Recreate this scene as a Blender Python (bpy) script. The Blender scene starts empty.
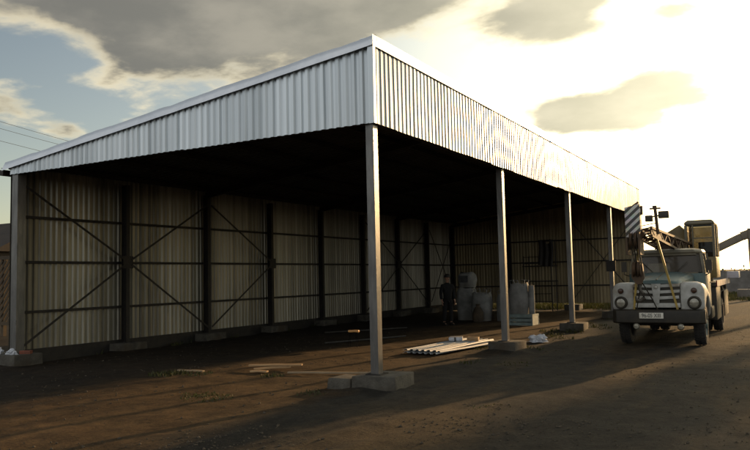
import bpy, bmesh, math, random
from mathutils import Vector, Matrix, noise as mnoise

random.seed(7)
R = math.radians
scene = bpy.context.scene
C = scene.collection
scene.view_settings.view_transform = 'Standard'
scene.view_settings.look = 'None'
scene.view_settings.exposure = 0.0
scene.view_settings.gamma = 1.0

# ------------------------------------------------------------------ helpers
def tag(o, label=None, cat=None, group=None, kind=None):
    if label: o['label'] = label
    if cat: o['category'] = cat
    if group: o['group'] = group
    if kind: o['kind'] = kind
    return o

def thing(name, label, cat, loc=(0, 0, 0), rz=0.0, group=None):
    o = bpy.data.objects.new(name, None)
    o.empty_display_size = 0.3
    C.objects.link(o)
    o.location = loc
    o.rotation_euler = (0, 0, rz)
    return tag(o, label, cat, group)

class MB:
    """collects boxes, bars, tubes, prisms into one mesh"""
    def __init__(self):
        self.bm = bmesh.new()

    def face(self, vs):
        try:
            return self.bm.faces.new(vs)
        except ValueError:
            return None

    def hull8(self, p):
        v = [self.bm.verts.new(q) for q in p]
        for f in ((0, 3, 2, 1), (4, 5, 6, 7), (0, 1, 5, 4), (1, 2, 6, 5), (2, 3, 7, 6), (3, 0, 4, 7)):
            self.face([v[i] for i in f])
        return v

    def box(self, x0, x1, y0, y1, z0, z1, rz=0.0, jit=0.0):
        p = [(x0, y0, z0), (x1, y0, z0), (x1, y1, z0), (x0, y1, z0), (x0, y0, z1), (x1, y0, z1), (x1, y1, z1), (x0, y1, z1)]
        cx, cy = (x0 + x1) / 2, (y0 + y1) / 2
        q = []
        for (x, y, z) in p:
            dx, dy = x - cx, y - cy
            q.append((cx + dx * math.cos(rz) - dy * math.sin(rz) + random.uniform(-jit, jit),
                      cy + dx * math.sin(rz) + dy * math.cos(rz) + random.uniform(-jit, jit),
                      z + random.uniform(-jit, jit)))
        self.hull8(q)
        return self

    def bar(self, a, b, w, h, up=(0, 0, 1)):
        """rectangular bar from a to b; w across, h along up"""
        a, b = Vector(a), Vector(b)
        d = (b - a).normalized()
        u = Vector(up)
        s = d.cross(u)
        if s.length < 1e-4:
            s = d.cross(Vector((1, 0, 0)))
        s.normalize()
        u = s.cross(d).normalized()
        s *= w / 2
        u *= h / 2
        self.hull8([a - s - u, a + s - u, b + s - u, b - s - u, a - s + u, a + s + u, b + s + u, b - s + u])
        return self

    def tube(self, pts, r, n=8, cap=True):
        pts = [Vector(p) for p in pts]
        rs = r if isinstance(r, (list, tuple)) else [r] * len(pts)
        rings = []
        for i, p in enumerate(pts):
            if i == 0: d = pts[1] - p
            elif i == len(pts) - 1: d = p - pts[i - 1]
            else: d = pts[i + 1] - pts[i - 1]
            d.normalize()
            ref = Vector((0, 0, 1)) if abs(d.z) < 0.95 else Vector((1, 0, 0))
            s = d.cross(ref).normalized()
            u = s.cross(d).normalized()
            rings.append([self.bm.verts.new(p + (s * math.cos(2 * math.pi * k / n) + u * math.sin(2 * math.pi * k / n)) * rs[i]) for k in range(n)])
        for a, b in zip(rings, rings[1:]):
            for k in range(n):
                self.face([a[k], a[(k + 1) % n], b[(k + 1) % n], b[k]])
        if cap:
            self.face(list(reversed(rings[0])))
            self.face(rings[-1])
        return self

    def lathe(self, c, axis, prof, n=28):
        """prof: list of (offset along axis, radius)"""
        c = Vector(c); ax = Vector(axis).normalized()
        ref = Vector((0, 0, 1)) if abs(ax.z) < 0.9 else Vector((1, 0, 0))
        s = ax.cross(ref).normalized(); u = s.cross(ax).normalized()
        rings = []
        for (o, r) in prof:
            if r < 1e-5:
                rings.append([self.bm.verts.new(c + ax * o)])
            else:
                rings.append([self.bm.verts.new(c + ax * o + (s * math.cos(2 * math.pi * k / n) + u * math.sin(2 * math.pi * k / n)) * r) for k in range(n)])
        for a, b in zip(rings, rings[1:]):
            for k in range(n):
                k2 = (k + 1) % n
                if len(a) == 1 and len(b) == 1: continue
                if len(a) == 1: self.face([a[0], b[k2], b[k]])
                elif len(b) == 1: self.face([a[k], a[k2], b[0]])
                else: self.face([a[k], a[k2], b[k2], b[k]])
        return self

    def prism(self, poly, axis, a, b):
        """poly: 2D outline, extruded along axis 0/1/2 from a to b"""
        def P(q, t):
            if axis == 0: return (t, q[0], q[1])
            if axis == 1: return (q[0], t, q[1])
            return (q[0], q[1], t)
        v0 = [self.bm.verts.new(P(q, a)) for q in poly]
        v1 = [self.bm.verts.new(P(q, b)) for q in poly]
        n = len(poly)
        self.face(v0); self.face(list(reversed(v1)))
        for k in range(n):
            self.face([v0[k], v0[(k + 1) % n], v1[(k + 1) % n], v1[k]])
        return self

    def loft(self, sections, closed_ends=True):
        """sections: list of equal-length rings of 3D points"""
        rings = [[self.bm.verts.new(p) for p in s] for s in sections]
        n = len(rings[0])
        for a, b in zip(rings, rings[1:]):
            for k in range(n):
                self.face([a[k], a[(k + 1) % n], b[(k + 1) % n], b[k]])
        if closed_ends:
            self.face(list(reversed(rings[0]))); self.face(rings[-1])
        return self

    def build(self, name, mat, parent=None, bevel=0.0, smooth=False, loc=None, seg=2, angle=40):
        bmesh.ops.recalc_face_normals(self.bm, faces=self.bm.faces)
        if bevel:
            es = [e for e in self.bm.edges if len(e.link_faces) == 2 and e.calc_face_angle(0) > R(30)]
            bmesh.ops.bevel(self.bm, geom=es, offset=bevel, segments=seg, profile=0.6, affect='EDGES', clamp_overlap=True)
        me = bpy.data.meshes.new(name)
        self.bm.to_mesh(me)
        self.bm.free()
        me.materials.append(mat)
        if smooth or bevel:
            me.shade_smooth() if hasattr(me, 'shade_smooth') else None
            try:
                me.set_sharp_from_angle(angle=R(angle))
            except Exception:
                pass
        o = bpy.data.objects.new(name, me)
        C.objects.link(o)
        if parent: o.parent = parent
        if loc: o.location = loc
        return o

def mesh_obj(name, verts, faces, mat, parent=None, smooth=False):
    me = bpy.data.meshes.new(name)
    me.from_pydata(verts, [], faces)
    me.materials.append(mat)
    if smooth: me.shade_smooth()
    o = bpy.data.objects.new(name, me)
    C.objects.link(o)
    if parent: o.parent = parent
    return o

def copy_tree(o, parent=None):
    c = o.copy()
    C.objects.link(c)
    c.parent = parent
    for ch in list(o.children):
        copy_tree(ch, c)
    return c

# ------------------------------------------------------------------ materials
MATS = {}
def mat(name, c1, c2=None, rough=0.7, metal=0.0, scale=4.0, bump=0.0, bscale=30.0, detail=6.0, rough2=None, stretch=(1, 1, 1), spec=0.5, coords='Object', p0=0.38, p1=0.62, transl=0.0, dirt=None):
    m = bpy.data.materials.new(name)
    m.use_nodes = True
    nt = m.node_tree; N = nt.nodes; L = nt.links
    b = N['Principled BSDF']
    b.inputs['Roughness'].default_value = rough
    b.inputs['Metallic'].default_value = metal
    b.inputs['Specular IOR Level'].default_value = spec
    c2 = c2 or tuple(x * 0.75 for x in c1)
    tc = N.new('ShaderNodeTexCoord'); mp = N.new('ShaderNodeMapping')
    mp.inputs['Scale'].default_value = stretch
    L.new(tc.outputs[coords], mp.inputs['Vector'])
    n = N.new('ShaderNodeTexNoise')
    n.inputs['Scale'].default_value = scale; n.inputs['Detail'].default_value = detail; n.inputs['Roughness'].default_value = 0.62
    L.new(mp.outputs['Vector'], n.inputs['Vector'])
    cr = N.new('ShaderNodeValToRGB')
    cr.color_ramp.elements[0].position = p0; cr.color_ramp.elements[0].color = (*c1, 1)
    cr.color_ramp.elements[1].position = p1; cr.color_ramp.elements[1].color = (*c2, 1)
    L.new(n.outputs['Fac'], cr.inputs['Fac'])
    col = cr.outputs['Color']
    if dirt:
        n3 = N.new('ShaderNodeTexNoise'); n3.inputs['Scale'].default_value = scale * 0.37; n3.inputs['Detail'].default_value = 8
        L.new(mp.outputs['Vector'], n3.inputs['Vector'])
        r3 = N.new('ShaderNodeValToRGB'); r3.color_ramp.elements[0].position = 0.5; r3.color_ramp.elements[1].position = 0.68
        L.new(n3.outputs['Fac'], r3.inputs['Fac'])
        mx = N.new('ShaderNodeMix'); mx.data_type = 'RGBA'
        L.new(r3.outputs['Color'], mx.inputs['Factor']); L.new(col, mx.inputs['A']); mx.inputs['B'].default_value = (*dirt, 1)
        col = mx.outputs['Result']
    L.new(col, b.inputs['Base Color'])
    if rough2 is not None:
        mr = N.new('ShaderNodeMapRange'); mr.inputs['From Min'].default_value = 0.3; mr.inputs['From Max'].default_value = 0.7
        mr.inputs['To Min'].default_value = rough; mr.inputs['To Max'].default_value = rough2
        L.new(n.outputs['Fac'], mr.inputs['Value']); L.new(mr.outputs['Result'], b.inputs['Roughness'])
    if bump:
        n2 = N.new('ShaderNodeTexNoise'); n2.inputs['Scale'].default_value = bscale; n2.inputs['Detail'].default_value = 5
        L.new(mp.outputs['Vector'], n2.inputs['Vector'])
        bp = N.new('ShaderNodeBump'); bp.inputs['Strength'].default_value = bump; bp.inputs['Distance'].default_value = 0.02
        L.new(n2.outputs['Fac'], bp.inputs['Height']); L.new(bp.outputs['Normal'], b.inputs['Normal'])
    if transl:
        t = N.new('ShaderNodeBsdfTranslucent'); L.new(col, t.inputs['Color'])
        ms = N.new('ShaderNodeMixShader'); ms.inputs[0].default_value = transl
        L.new(b.outputs[0], ms.inputs[1]); L.new(t.outputs[0], ms.inputs[2])
        L.new(ms.outputs[0], N['Material Output'].inputs['Surface'])
    MATS[name] = m
    return m

def glass(name, tint=(0.75, 0.8, 0.78), alpha=0.72, rough=0.04, base=(0.02, 0.022, 0.02)):
    m = bpy.data.materials.new(name); m.use_nodes = True
    nt = m.node_tree; N = nt.nodes; L = nt.links
    b = N['Principled BSDF']
    b.inputs['Base Color'].default_value = (*base, 1); b.inputs['Roughness'].default_value = rough
    t = N.new('ShaderNodeBsdfTransparent'); t.inputs['Color'].default_value = (*tint, 1)
    n = N.new('ShaderNodeTexNoise'); n.inputs['Scale'].default_value = 3.0
    tc = N.new('ShaderNodeTexCoord'); L.new(tc.outputs['Object'], n.inputs['Vector'])
    mr = N.new('ShaderNodeMapRange'); mr.inputs['To Min'].default_value = alpha - 0.12; mr.inputs['To Max'].default_value = alpha + 0.1
    L.new(n.outputs['Fac'], mr.inputs['Value'])
    ms = N.new('ShaderNodeMixShader')
    L.new(mr.outputs['Result'], ms.inputs[0]); L.new(b.outputs[0], ms.inputs[1]); L.new(t.outputs[0], ms.inputs[2])
    L.new(ms.outputs[0], N['Material Output'].inputs['Surface'])
    return m

def stripes(name, ca, cb, period, ang, axis_a=0, axis_b=2, rough=0.6):
    m = bpy.data.materials.new(name); m.use_nodes = True
    nt = m.node_tree; N = nt.nodes; L = nt.links
    b = N['Principled BSDF']; b.inputs['Roughness'].default_value = rough
    tc = N.new('ShaderNodeTexCoord'); sp = N.new('ShaderNodeSeparateXYZ'); L.new(tc.outputs['Object'], sp.inputs[0])
    def M(op, a, bb=None):
        q = N.new('ShaderNodeMath'); q.operation = op
        for i, v in enumerate((a, bb)):
            if v is None: continue
            if isinstance(v, (int, float)): q.inputs[i].default_value = v
            else: L.new(v, q.inputs[i])
        return q.outputs[0]
    s = M('ADD', M('MULTIPLY', sp.outputs[axis_a], math.sin(ang)), M('MULTIPLY', sp.outputs[axis_b], math.cos(ang)))
    f = M('FRACT', M('ADD', M('DIVIDE', s, period), 50.0))
    g = M('GREATER_THAN', f, 0.5)
    n = N.new('ShaderNodeTexNoise'); n.inputs['Scale'].default_value = 9; L.new(tc.outputs['Object'], n.inputs['Vector'])
    mx = N.new('ShaderNodeMix'); mx.data_type = 'RGBA'; L.new(g, mx.inputs['Factor'])
    mx.inputs['A'].default_value = (*ca, 1); mx.inputs['B'].default_value = (*cb, 1)
    m2 = N.new('ShaderNodeMix'); m2.data_type = 'RGBA'; m2.blend_type = 'MULTIPLY'; m2.inputs['Factor'].default_value = 0.5
    L.new(mx.outputs['Result'], m2.inputs['A']); L.new(n.outputs['Color'], m2.inputs['B'])
    L.new(m2.outputs['Result'], b.inputs['Base Color'])
    return m

def sheet_metal(name, lo, hi, rough, metal, pitch, axis, warm=(0.5, 0.42, 0.3), wamt=0.25):
    """galvanised sheet: each rib/sheet has its own tone, streaked down the height"""
    m = bpy.data.materials.new(name); m.use_nodes = True
    nt = m.node_tree; N = nt.nodes; L = nt.links
    b = N['Principled BSDF']; b.inputs['Metallic'].default_value = metal
    tc = N.new('ShaderNodeTexCoord'); sp = N.new('ShaderNodeSeparateXYZ'); L.new(tc.outputs['Object'], sp.inputs[0])
    def M(op, a, bb=None):
        q = N.new('ShaderNodeMath'); q.operation = op
        for i, v in enumerate((a, bb)):
            if v is None: continue
            if isinstance(v, (int, float)): q.inputs[i].default_value = v
            else: L.new(v, q.inputs[i])
        return q.outputs[0]
    u = sp.outputs[axis]
    def rnd(period, seed):
        w = N.new('ShaderNodeTexWhiteNoise'); w.noise_dimensions = '1D'
        L.new(M('ADD', M('FLOOR', M('DIVIDE', u, period)), seed), w.inputs['W'])
        return w.outputs['Value']
    r1 = rnd(pitch * 0.5, 3.3); r2 = rnd(pitch * 5, 91.7)
    mp = N.new('ShaderNodeMapping'); mp.inputs['Scale'].default_value = (6, 6, 0.5) ; L.new(tc.outputs['Object'], mp.inputs['Vector'])
    n = N.new('ShaderNodeTexNoise'); n.inputs['Scale'].default_value = 1.6; n.inputs['Detail'].default_value = 8; n.inputs['Roughness'].default_value = 0.65
    L.new(mp.outputs['Vector'], n.inputs['Vector'])
    n2 = N.new('ShaderNodeTexNoise'); n2.inputs['Scale'].default_value = 0.55; n2.inputs['Detail'].default_value = 5
    L.new(tc.outputs['Object'], n2.inputs['Vector'])
    v = M('ADD', M('ADD', M('MULTIPLY', r1, 0.28), M('MULTIPLY', r2, 0.3)), M('ADD', M('MULTIPLY', n.outputs['Fac'], 0.5), M('MULTIPLY', n2.outputs['Fac'], 0.35)))
    cr = N.new('ShaderNodeValToRGB')
    cr.color_ramp.elements[0].position = 0.42; cr.color_ramp.elements[0].color = (*lo, 1)
    cr.color_ramp.elements[1].position = 0.98; cr.color_ramp.elements[1].color = (*hi, 1)
    L.new(v, cr.inputs['Fac'])
    mx = N.new('ShaderNodeMix'); mx.data_type = 'RGBA'
    L.new(M('MULTIPLY', n2.outputs['Fac'], wamt), mx.inputs['Factor']); L.new(cr.outputs['Color'], mx.inputs['A']); mx.inputs['B'].default_value = (*warm, 1)
    L.new(mx.outputs['Result'], b.inputs['Base Color'])
    L.new(M('ADD', M('MULTIPLY', n.outputs['Fac'], 0.24), rough - 0.1), b.inputs['Roughness'])
    bp = N.new('ShaderNodeBump'); bp.inputs['Strength'].default_value = 0.06; bp.inputs['Distance'].default_value = 0.02
    n4 = N.new('ShaderNodeTexNoise'); n4.inputs['Scale'].default_value = 3.0; L.new(tc.outputs['Object'], n4.inputs['Vector'])
    L.new(n4.outputs['Fac'], bp.inputs['Height']); L.new(bp.outputs['Normal'], b.inputs['Normal'])
    return m

PITCH = 0.15
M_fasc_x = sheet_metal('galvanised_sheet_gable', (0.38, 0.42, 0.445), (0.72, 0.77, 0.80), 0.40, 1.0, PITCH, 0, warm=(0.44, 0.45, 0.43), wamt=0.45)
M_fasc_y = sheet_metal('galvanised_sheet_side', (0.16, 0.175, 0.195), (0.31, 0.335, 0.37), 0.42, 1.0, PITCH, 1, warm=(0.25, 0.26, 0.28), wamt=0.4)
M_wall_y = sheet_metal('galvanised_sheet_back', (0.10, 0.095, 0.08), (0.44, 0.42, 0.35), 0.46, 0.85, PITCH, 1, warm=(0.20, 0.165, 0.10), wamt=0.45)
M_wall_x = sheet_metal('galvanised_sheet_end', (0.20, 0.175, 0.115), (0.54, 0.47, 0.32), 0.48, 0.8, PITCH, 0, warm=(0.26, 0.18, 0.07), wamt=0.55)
M_roof = mat('roof_sheet', (0.09, 0.088, 0.08), (0.06, 0.058, 0.054), 0.5, 0.6, 1.5)
M_trim = mat('bright_flashing', (0.88, 0.90, 0.92), (0.78, 0.81, 0.84), 0.40, 0.45, 3.0, bump=0.25, bscale=6, rough2=0.42)
M_post = mat('grey_primer_steel', (0.155, 0.15, 0.14), (0.105, 0.102, 0.096), 0.27, 0.5, 3.0, bump=0.15, bscale=40, stretch=(3, 3, 0.6), rough2=0.42)
M_dark = mat('dark_primer_steel', (0.016, 0.014, 0.012), (0.028, 0.023, 0.018), 0.65, 0.2, 5.0)
M_conc = mat('concrete', (0.085, 0.077, 0.06), (0.045, 0.04, 0.031), 0.9, 0, 5.0, bump=0.6, bscale=35, dirt=(0.05, 0.038, 0.024))

# ------------------------------------------------------------------ measured frame of the place
S = 1.0272503850363774
CAM_H = 1.7463
AX, AY, W = -5.632, 9.896, 9.064
BX = AX - W           # line of the back posts
LEN = 24.0
H1 = 4.20             # underside of the fascia
def roof_z(x):        # top of the fascia / roof line
    return 4.37 + (x - BX) / W * (5.44 - 4.37)

# ------------------------------------------------------------------ camera
cam = bpy.data.cameras.new('camera')
cam.sensor_width = 36.0
cam.lens = 717.79 / 750 * 36.0
cam.clip_end = 5000
camo = bpy.data.objects.new('camera', cam)
C.objects.link(camo)
pitch, roll, yaw = 0.07193, -0.022605, -0.51550
fw = Vector((math.sin(yaw), math.cos(yaw), 0)); rt = Vector((math.cos(yaw), -math.sin(yaw), 0)); up = Vector((0, 0, 1))
w_ = fw * math.cos(pitch) + up * math.sin(pitch)
u2 = -fw * math.sin(pitch) + up * math.cos(pitch)
r_ = rt * math.cos(roll) + u2 * math.sin(roll)
u_ = -rt * math.sin(roll) + u2 * math.cos(roll)
Mx = Matrix((r_, u_, -w_)).transposed().to_4x4()
Mx.translation = Vector((0, 0, CAM_H))
camo.matrix_world = Mx
scene.camera = camo

# ------------------------------------------------------------------ light and sky
SUN_AZ, SUN_EL = R(12.5), R(11.0)     # azimuth from +y towards +x
sdir = Vector((math.sin(SUN_AZ) * math.cos(SUN_EL), math.cos(SUN_AZ) * math.cos(SUN_EL), math.sin(SUN_EL)))
sun = bpy.data.lights.new('sun', 'SUN'); sun.energy = 5.0; sun.angle = R(0.9); sun.color = (1.0, 0.61, 0.28)
suno = bpy.data.objects.new('sun', sun); C.objects.link(suno)
suno.rotation_euler = sdir.to_track_quat('Z', 'Y').to_euler()
suno.location = sdir * 60

world = bpy.data.worlds.new('World'); scene.world = world
world.use_nodes = True
nt = world.node_tree; N = nt.nodes; L = nt.links
for n in list(N): N.remove(n)
out = N.new('ShaderNodeOutputWorld'); bg = N.new('ShaderNodeBackground'); L.new(bg.outputs[0], out.inputs[0])
def M(op, a, b=None, c=None, clamp=False):
    q = N.new('ShaderNodeMath'); q.operation = op; q.use_clamp = clamp
    for i, v in enumerate((a, b, c)):
        if v is None: continue
        if isinstance(v, (int, float)): q.inputs[i].default_value = v
        else: L.new(v, q.inputs[i])
    return q.outputs[0]
def VM(op, a, b=None):
    q = N.new('ShaderNodeVectorMath'); q.operation = op
    for i, v in enumerate((a, b)):
        if v is None: continue
        if isinstance(v, (tuple, Vector)): q.inputs[i].default_value = tuple(v)
        else: L.new(v, q.inputs[i])
    return q
def MIX(f, a, b, mode='MIX', clampf=True):
    q = N.new('ShaderNodeMix'); q.data_type = 'RGBA'; q.blend_type = mode; q.clamp_factor = clampf
    for k, v in (('Factor', f), ('A', a), ('B', b)):
        if isinstance(v, (int, float)): q.inputs[k].default_value = v
        elif isinstance(v, tuple): q.inputs[k].default_value = (*v, 1)
        else: L.new(v, q.inputs[k])
    return q.outputs['Result']
def SS(v, a, b):
    q = N.new('ShaderNodeMapRange'); q.interpolation_type = 'SMOOTHSTEP'
    q.inputs['From Min'].default_value = a; q.inputs['From Max'].default_value = b
    L.new(v, q.inputs['Value']); return q.outputs['Result']
tc = N.new('ShaderNodeTexCoord')
D = VM('NORMALIZE', tc.outputs['Generated']).outputs[0]
sky = N.new('ShaderNodeTexSky'); sky.sky_type = 'NISHITA'; sky.sun_disc = False
sky.sun_elevation = SUN_EL; sky.sun_rotation = SUN_AZ
sky.air_density = 1.0; sky.dust_density = 1.6; sky.ozone_density = 1.4
SKY_STRENGTH = 0.10
sp = N.new('ShaderNodeSeparateXYZ'); L.new(D, sp.inputs[0])
dx, dy, dz = sp.outputs
az = M('MULTIPLY', M('ARCTAN2', dx, dy), 57.29578)
el = M('MULTIPLY', M('ARCSINE', dz), 57.29578)
ang = M('MULTIPLY', M('ARCCOSINE', M('MINIMUM', VM('DOT_PRODUCT', D, sdir).outputs['Value'], 0.99999)), 57.29578)
base = MIX(1.0, sky.outputs[0], (SKY_STRENGTH,) * 3, 'MULTIPLY')
g1 = M('MULTIPLY', M('EXPONENT', M('MULTIPLY', M('POWER', M('DIVIDE', ang, 27.0), 2.0), -1.0)), 2.4)
g2 = M('MULTIPLY', M('EXPONENT', M('DIVIDE', ang, -24.0)), 1.0)
glowv = M('ADD', g1, g2)
comb = N.new('ShaderNodeCombineXYZ')
L.new(glowv, comb.inputs[0]); L.new(M('MULTIPLY', glowv, 0.91), comb.inputs[1]); L.new(M('MULTIPLY', glowv, 0.60), comb.inputs[2])
skyc = VM('ADD', base, comb.outputs[0]).outputs[0]
# haze close to the horizon
hz = M('EXPONENT', M('MULTIPLY', M('MAXIMUM', el, 0.0), -0.16))
skyc = MIX(M('MULTIPLY', hz, 0.55), skyc, VM('MULTIPLY', skyc, (1.35, 1.2, 0.88)).outputs[0])
hz2 = M('EXPONENT', M('MULTIPLY', M('MAXIMUM', el, 0.0), -0.10))
skyc = MIX(1.0, skyc, MIX(1.0, (0.30, 0.285, 0.215), hz2, 'MULTIPLY'), 'ADD')
# clouds: noise on a flat layer overhead, pushed up or down around the cloud banks that are there
lay = VM('DIVIDE', D, (1, 1, 1)).outputs[0]
den = M('ADD', M('MAXIMUM', dz, 0.0), 0.16)
cx = N.new('ShaderNodeCombineXYZ')
L.new(M('DIVIDE', dx, den), cx.inputs[0]); L.new(M('DIVIDE', dy, den), cx.inputs[1]); cx.inputs[2].default_value = 3.7
def fbm(scale, det, rough, off=(0, 0, 0), dist=0.0):
    n = N.new('ShaderNodeTexNoise'); n.inputs['Scale'].default_value = scale; n.inputs['Detail'].default_value = det
    n.inputs['Roughness'].default_value = rough; n.inputs['Distortion'].default_value = dist
    L.new(VM('ADD', cx.outputs[0], off).outputs[0], n.inputs['Vector']); return n.outputs['Fac']
f1 = fbm(1.5, 7, 0.57, (1.3, 0.2, 0), 0.25)
f2 = fbm(4.5, 5, 0.55, (5.0, 2.0, 1.0), 0.2)
fn = M('ADD', M('MULTIPLY', f1, 0.62), M('MULTIPLY', f2, 0.38))
def blob(a0, e0, sa, se, amp, tilt=0.0):
    da = M('SUBTRACT', az, a0); de = M('SUBTRACT', M('SUBTRACT', el, e0), M('MULTIPLY', da, tilt))
    q = M('ADD', M('POWER', M('DIVIDE', da, sa), 2.0), M('POWER', M('DIVIDE', de, se), 2.0))
    return M('MULTIPLY', M('EXPONENT', M('MULTIPLY', q, -1.0)), amp)
BLOBS = [(-38, 23.0, 13, 6.6, 0.62, 0.0), (-59, 25.0, 12, 5.2, 0.62, 0.0), (-27, 23.5, 6, 4.0, 0.32, 0.0), (-46, 18.2, 5.5, 2.6, 0.30, -0.10),
         (-57, 12.6, 3.0, 1.5, 0.27, 0.0), (-53.0, 11.2, 1.8, 1.0, 0.26, 0.0),
         (-14.0, 20.2, 5.6, 3.4, 0.42, 0.0), (-14.4, 12.4, 3.3, 1.4, 0.50, 0.05), (-7.6, 13.4, 4.2, 2.2, 0.52, 0.12), (-11.0, 11.2, 5.5, 0.8, 0.2, 0.0), (-6.0, 18.4, 3.0, 1.2, 0.26, 0.0), (-17.5, 14.5, 0.9, 0.5, 0.3, 0.0)]
bsum = None
for b_ in BLOBS:
    v = blob(*b_)
    bsum = v if bsum is None else M('ADD', bsum, v)
back = SS(dy, 0.1, -0.5)      # the half of the sky behind the camera carries broken, sunlit cloud
dens = M('ADD', M('ADD', M('MULTIPLY', M('SUBTRACT', fn, 0.5), 1.25), bsum), M('MULTIPLY', back, 0.30))
cov = SS(dens, 0.10, 0.30)
thick = SS(dens, 0.18, 0.34)
# lit rims and grey bodies
f3 = fbm(3.0, 6, 0.55, (9.0, 4.0, 2.0))
body = MIX(SS(f3, 0.35, 0.70), (0.17, 0.165, 0.15), (0.33, 0.305, 0.255))
rim = MIX(SS(f2, 0.35, 0.65), (0.80, 0.70, 0.48), (1.15, 0.98, 0.64))
ccol = MIX(thick, rim, body)
near = VM('MULTIPLY', comb.outputs[0], (0.37, 0.37, 0.36)).outputs[0]
ccol = VM('ADD', ccol, near).outputs[0]
bright = VM('MULTIPLY', ccol, (1, 1, 1)).outputs[0]
frontlit = MIX(SS(f3, 0.35, 0.65), (0.60, 0.635, 0.67), (1.02, 1.02, 1.0))
ccol = MIX(back, bright, frontlit)
final = MIX(M('MULTIPLY', cov, 0.93), skyc, ccol)
L.new(final, bg.inputs['Color'])
bg.inputs['Strength'].default_value = 1.0

# ------------------------------------------------------------------ ground
def gh(x, y):
    d = math.hypot(x, y)
    f = max(0.0, 1 - d / 70.0)
    h = 0.035 * mnoise.noise(Vector((x * 0.35, y * 0.35, 1.0))) + 0.022 * mnoise.noise(Vector((x * 1.1, y * 1.1, 5.0)))
    h += 0.010 * mnoise.noise(Vector((x * 3.1, y * 3.1, 9.0)))
    h *= f
    if d < 45:
        wob = 0.35 * mnoise.noise(Vector((0.0, y * 0.12, 3.0)))
        for x0, dep in ((-5.1, 0.030), (-3.55, 0.030), (-4.1, 0.02), (-2.5, 0.022), (-1.4, 0.03), (0.2, 0.03), (-9.2, 0.016), (-7.7, 0.016)):
            q = (x - (x0 + 0.21 * (y - 10) + wob)) / 0.17
            if abs(q) < 4:
                h += dep * f * (0.55 + 0.9 * mnoise.noise(Vector((x0, y * 0.5, 1.0)))) * (-math.exp(-q * q) + 0.55 * math.exp(-(abs(q) - 1.7) ** 2 * 2.2))
        h += 0.02 * f * max(0.0, mnoise.noise(Vector((x * 1.9, y * 1.9, 14.0)))) + 0.012 * f * max(0.0, mnoise.noise(Vector((x * 5.2, y * 5.2, 24.0))))
    return h - 0.012

FOOT = [(AX + 0.05, AY + 6 * k + 0.05, 0.36) for k in range(5)] + [(BX + 0.03, AY + 3 * k, 0.38) for k in range(1, 9)] + [(BX, AY - 0.08, 0.45)]
gh_plain = gh
def gh(x, y):
    h = gh_plain(x, y)
    for (fx, fy, fs) in FOOT:
        q = max(abs(x - fx), abs(y - fy))
        if q < fs + 0.5:
            h += 0.06 * math.exp(-(max(0.0, q - fs) / 0.2) ** 2) * (0.8 + 0.5 * mnoise.noise(Vector((x * 2.7, y * 2.7, 31.0))))
    return h

def axis_pts(c, near, step, far):
    p = [0.0]
    s = step
    while p[-1] < far:
        if p[-1] > near: s *= 1.25
        p.append(p[-1] + s)
    return [c - q for q in reversed(p[1:])] + [c + q for q in p]
gxs = axis_pts(-6.0, 9, 0.075, 1500); gys = axis_pts(11.0, 9, 0.075, 1500)
gv = [(x, y, gh(x, y)) for y in gys for x in gxs]
nx = len(gxs)
gf = [(j * nx + i, j * nx + i + 1, (j + 1) * nx + i + 1, (j + 1) * nx + i) for j in range(len(gys) - 1) for i in range(nx - 1)]

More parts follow.
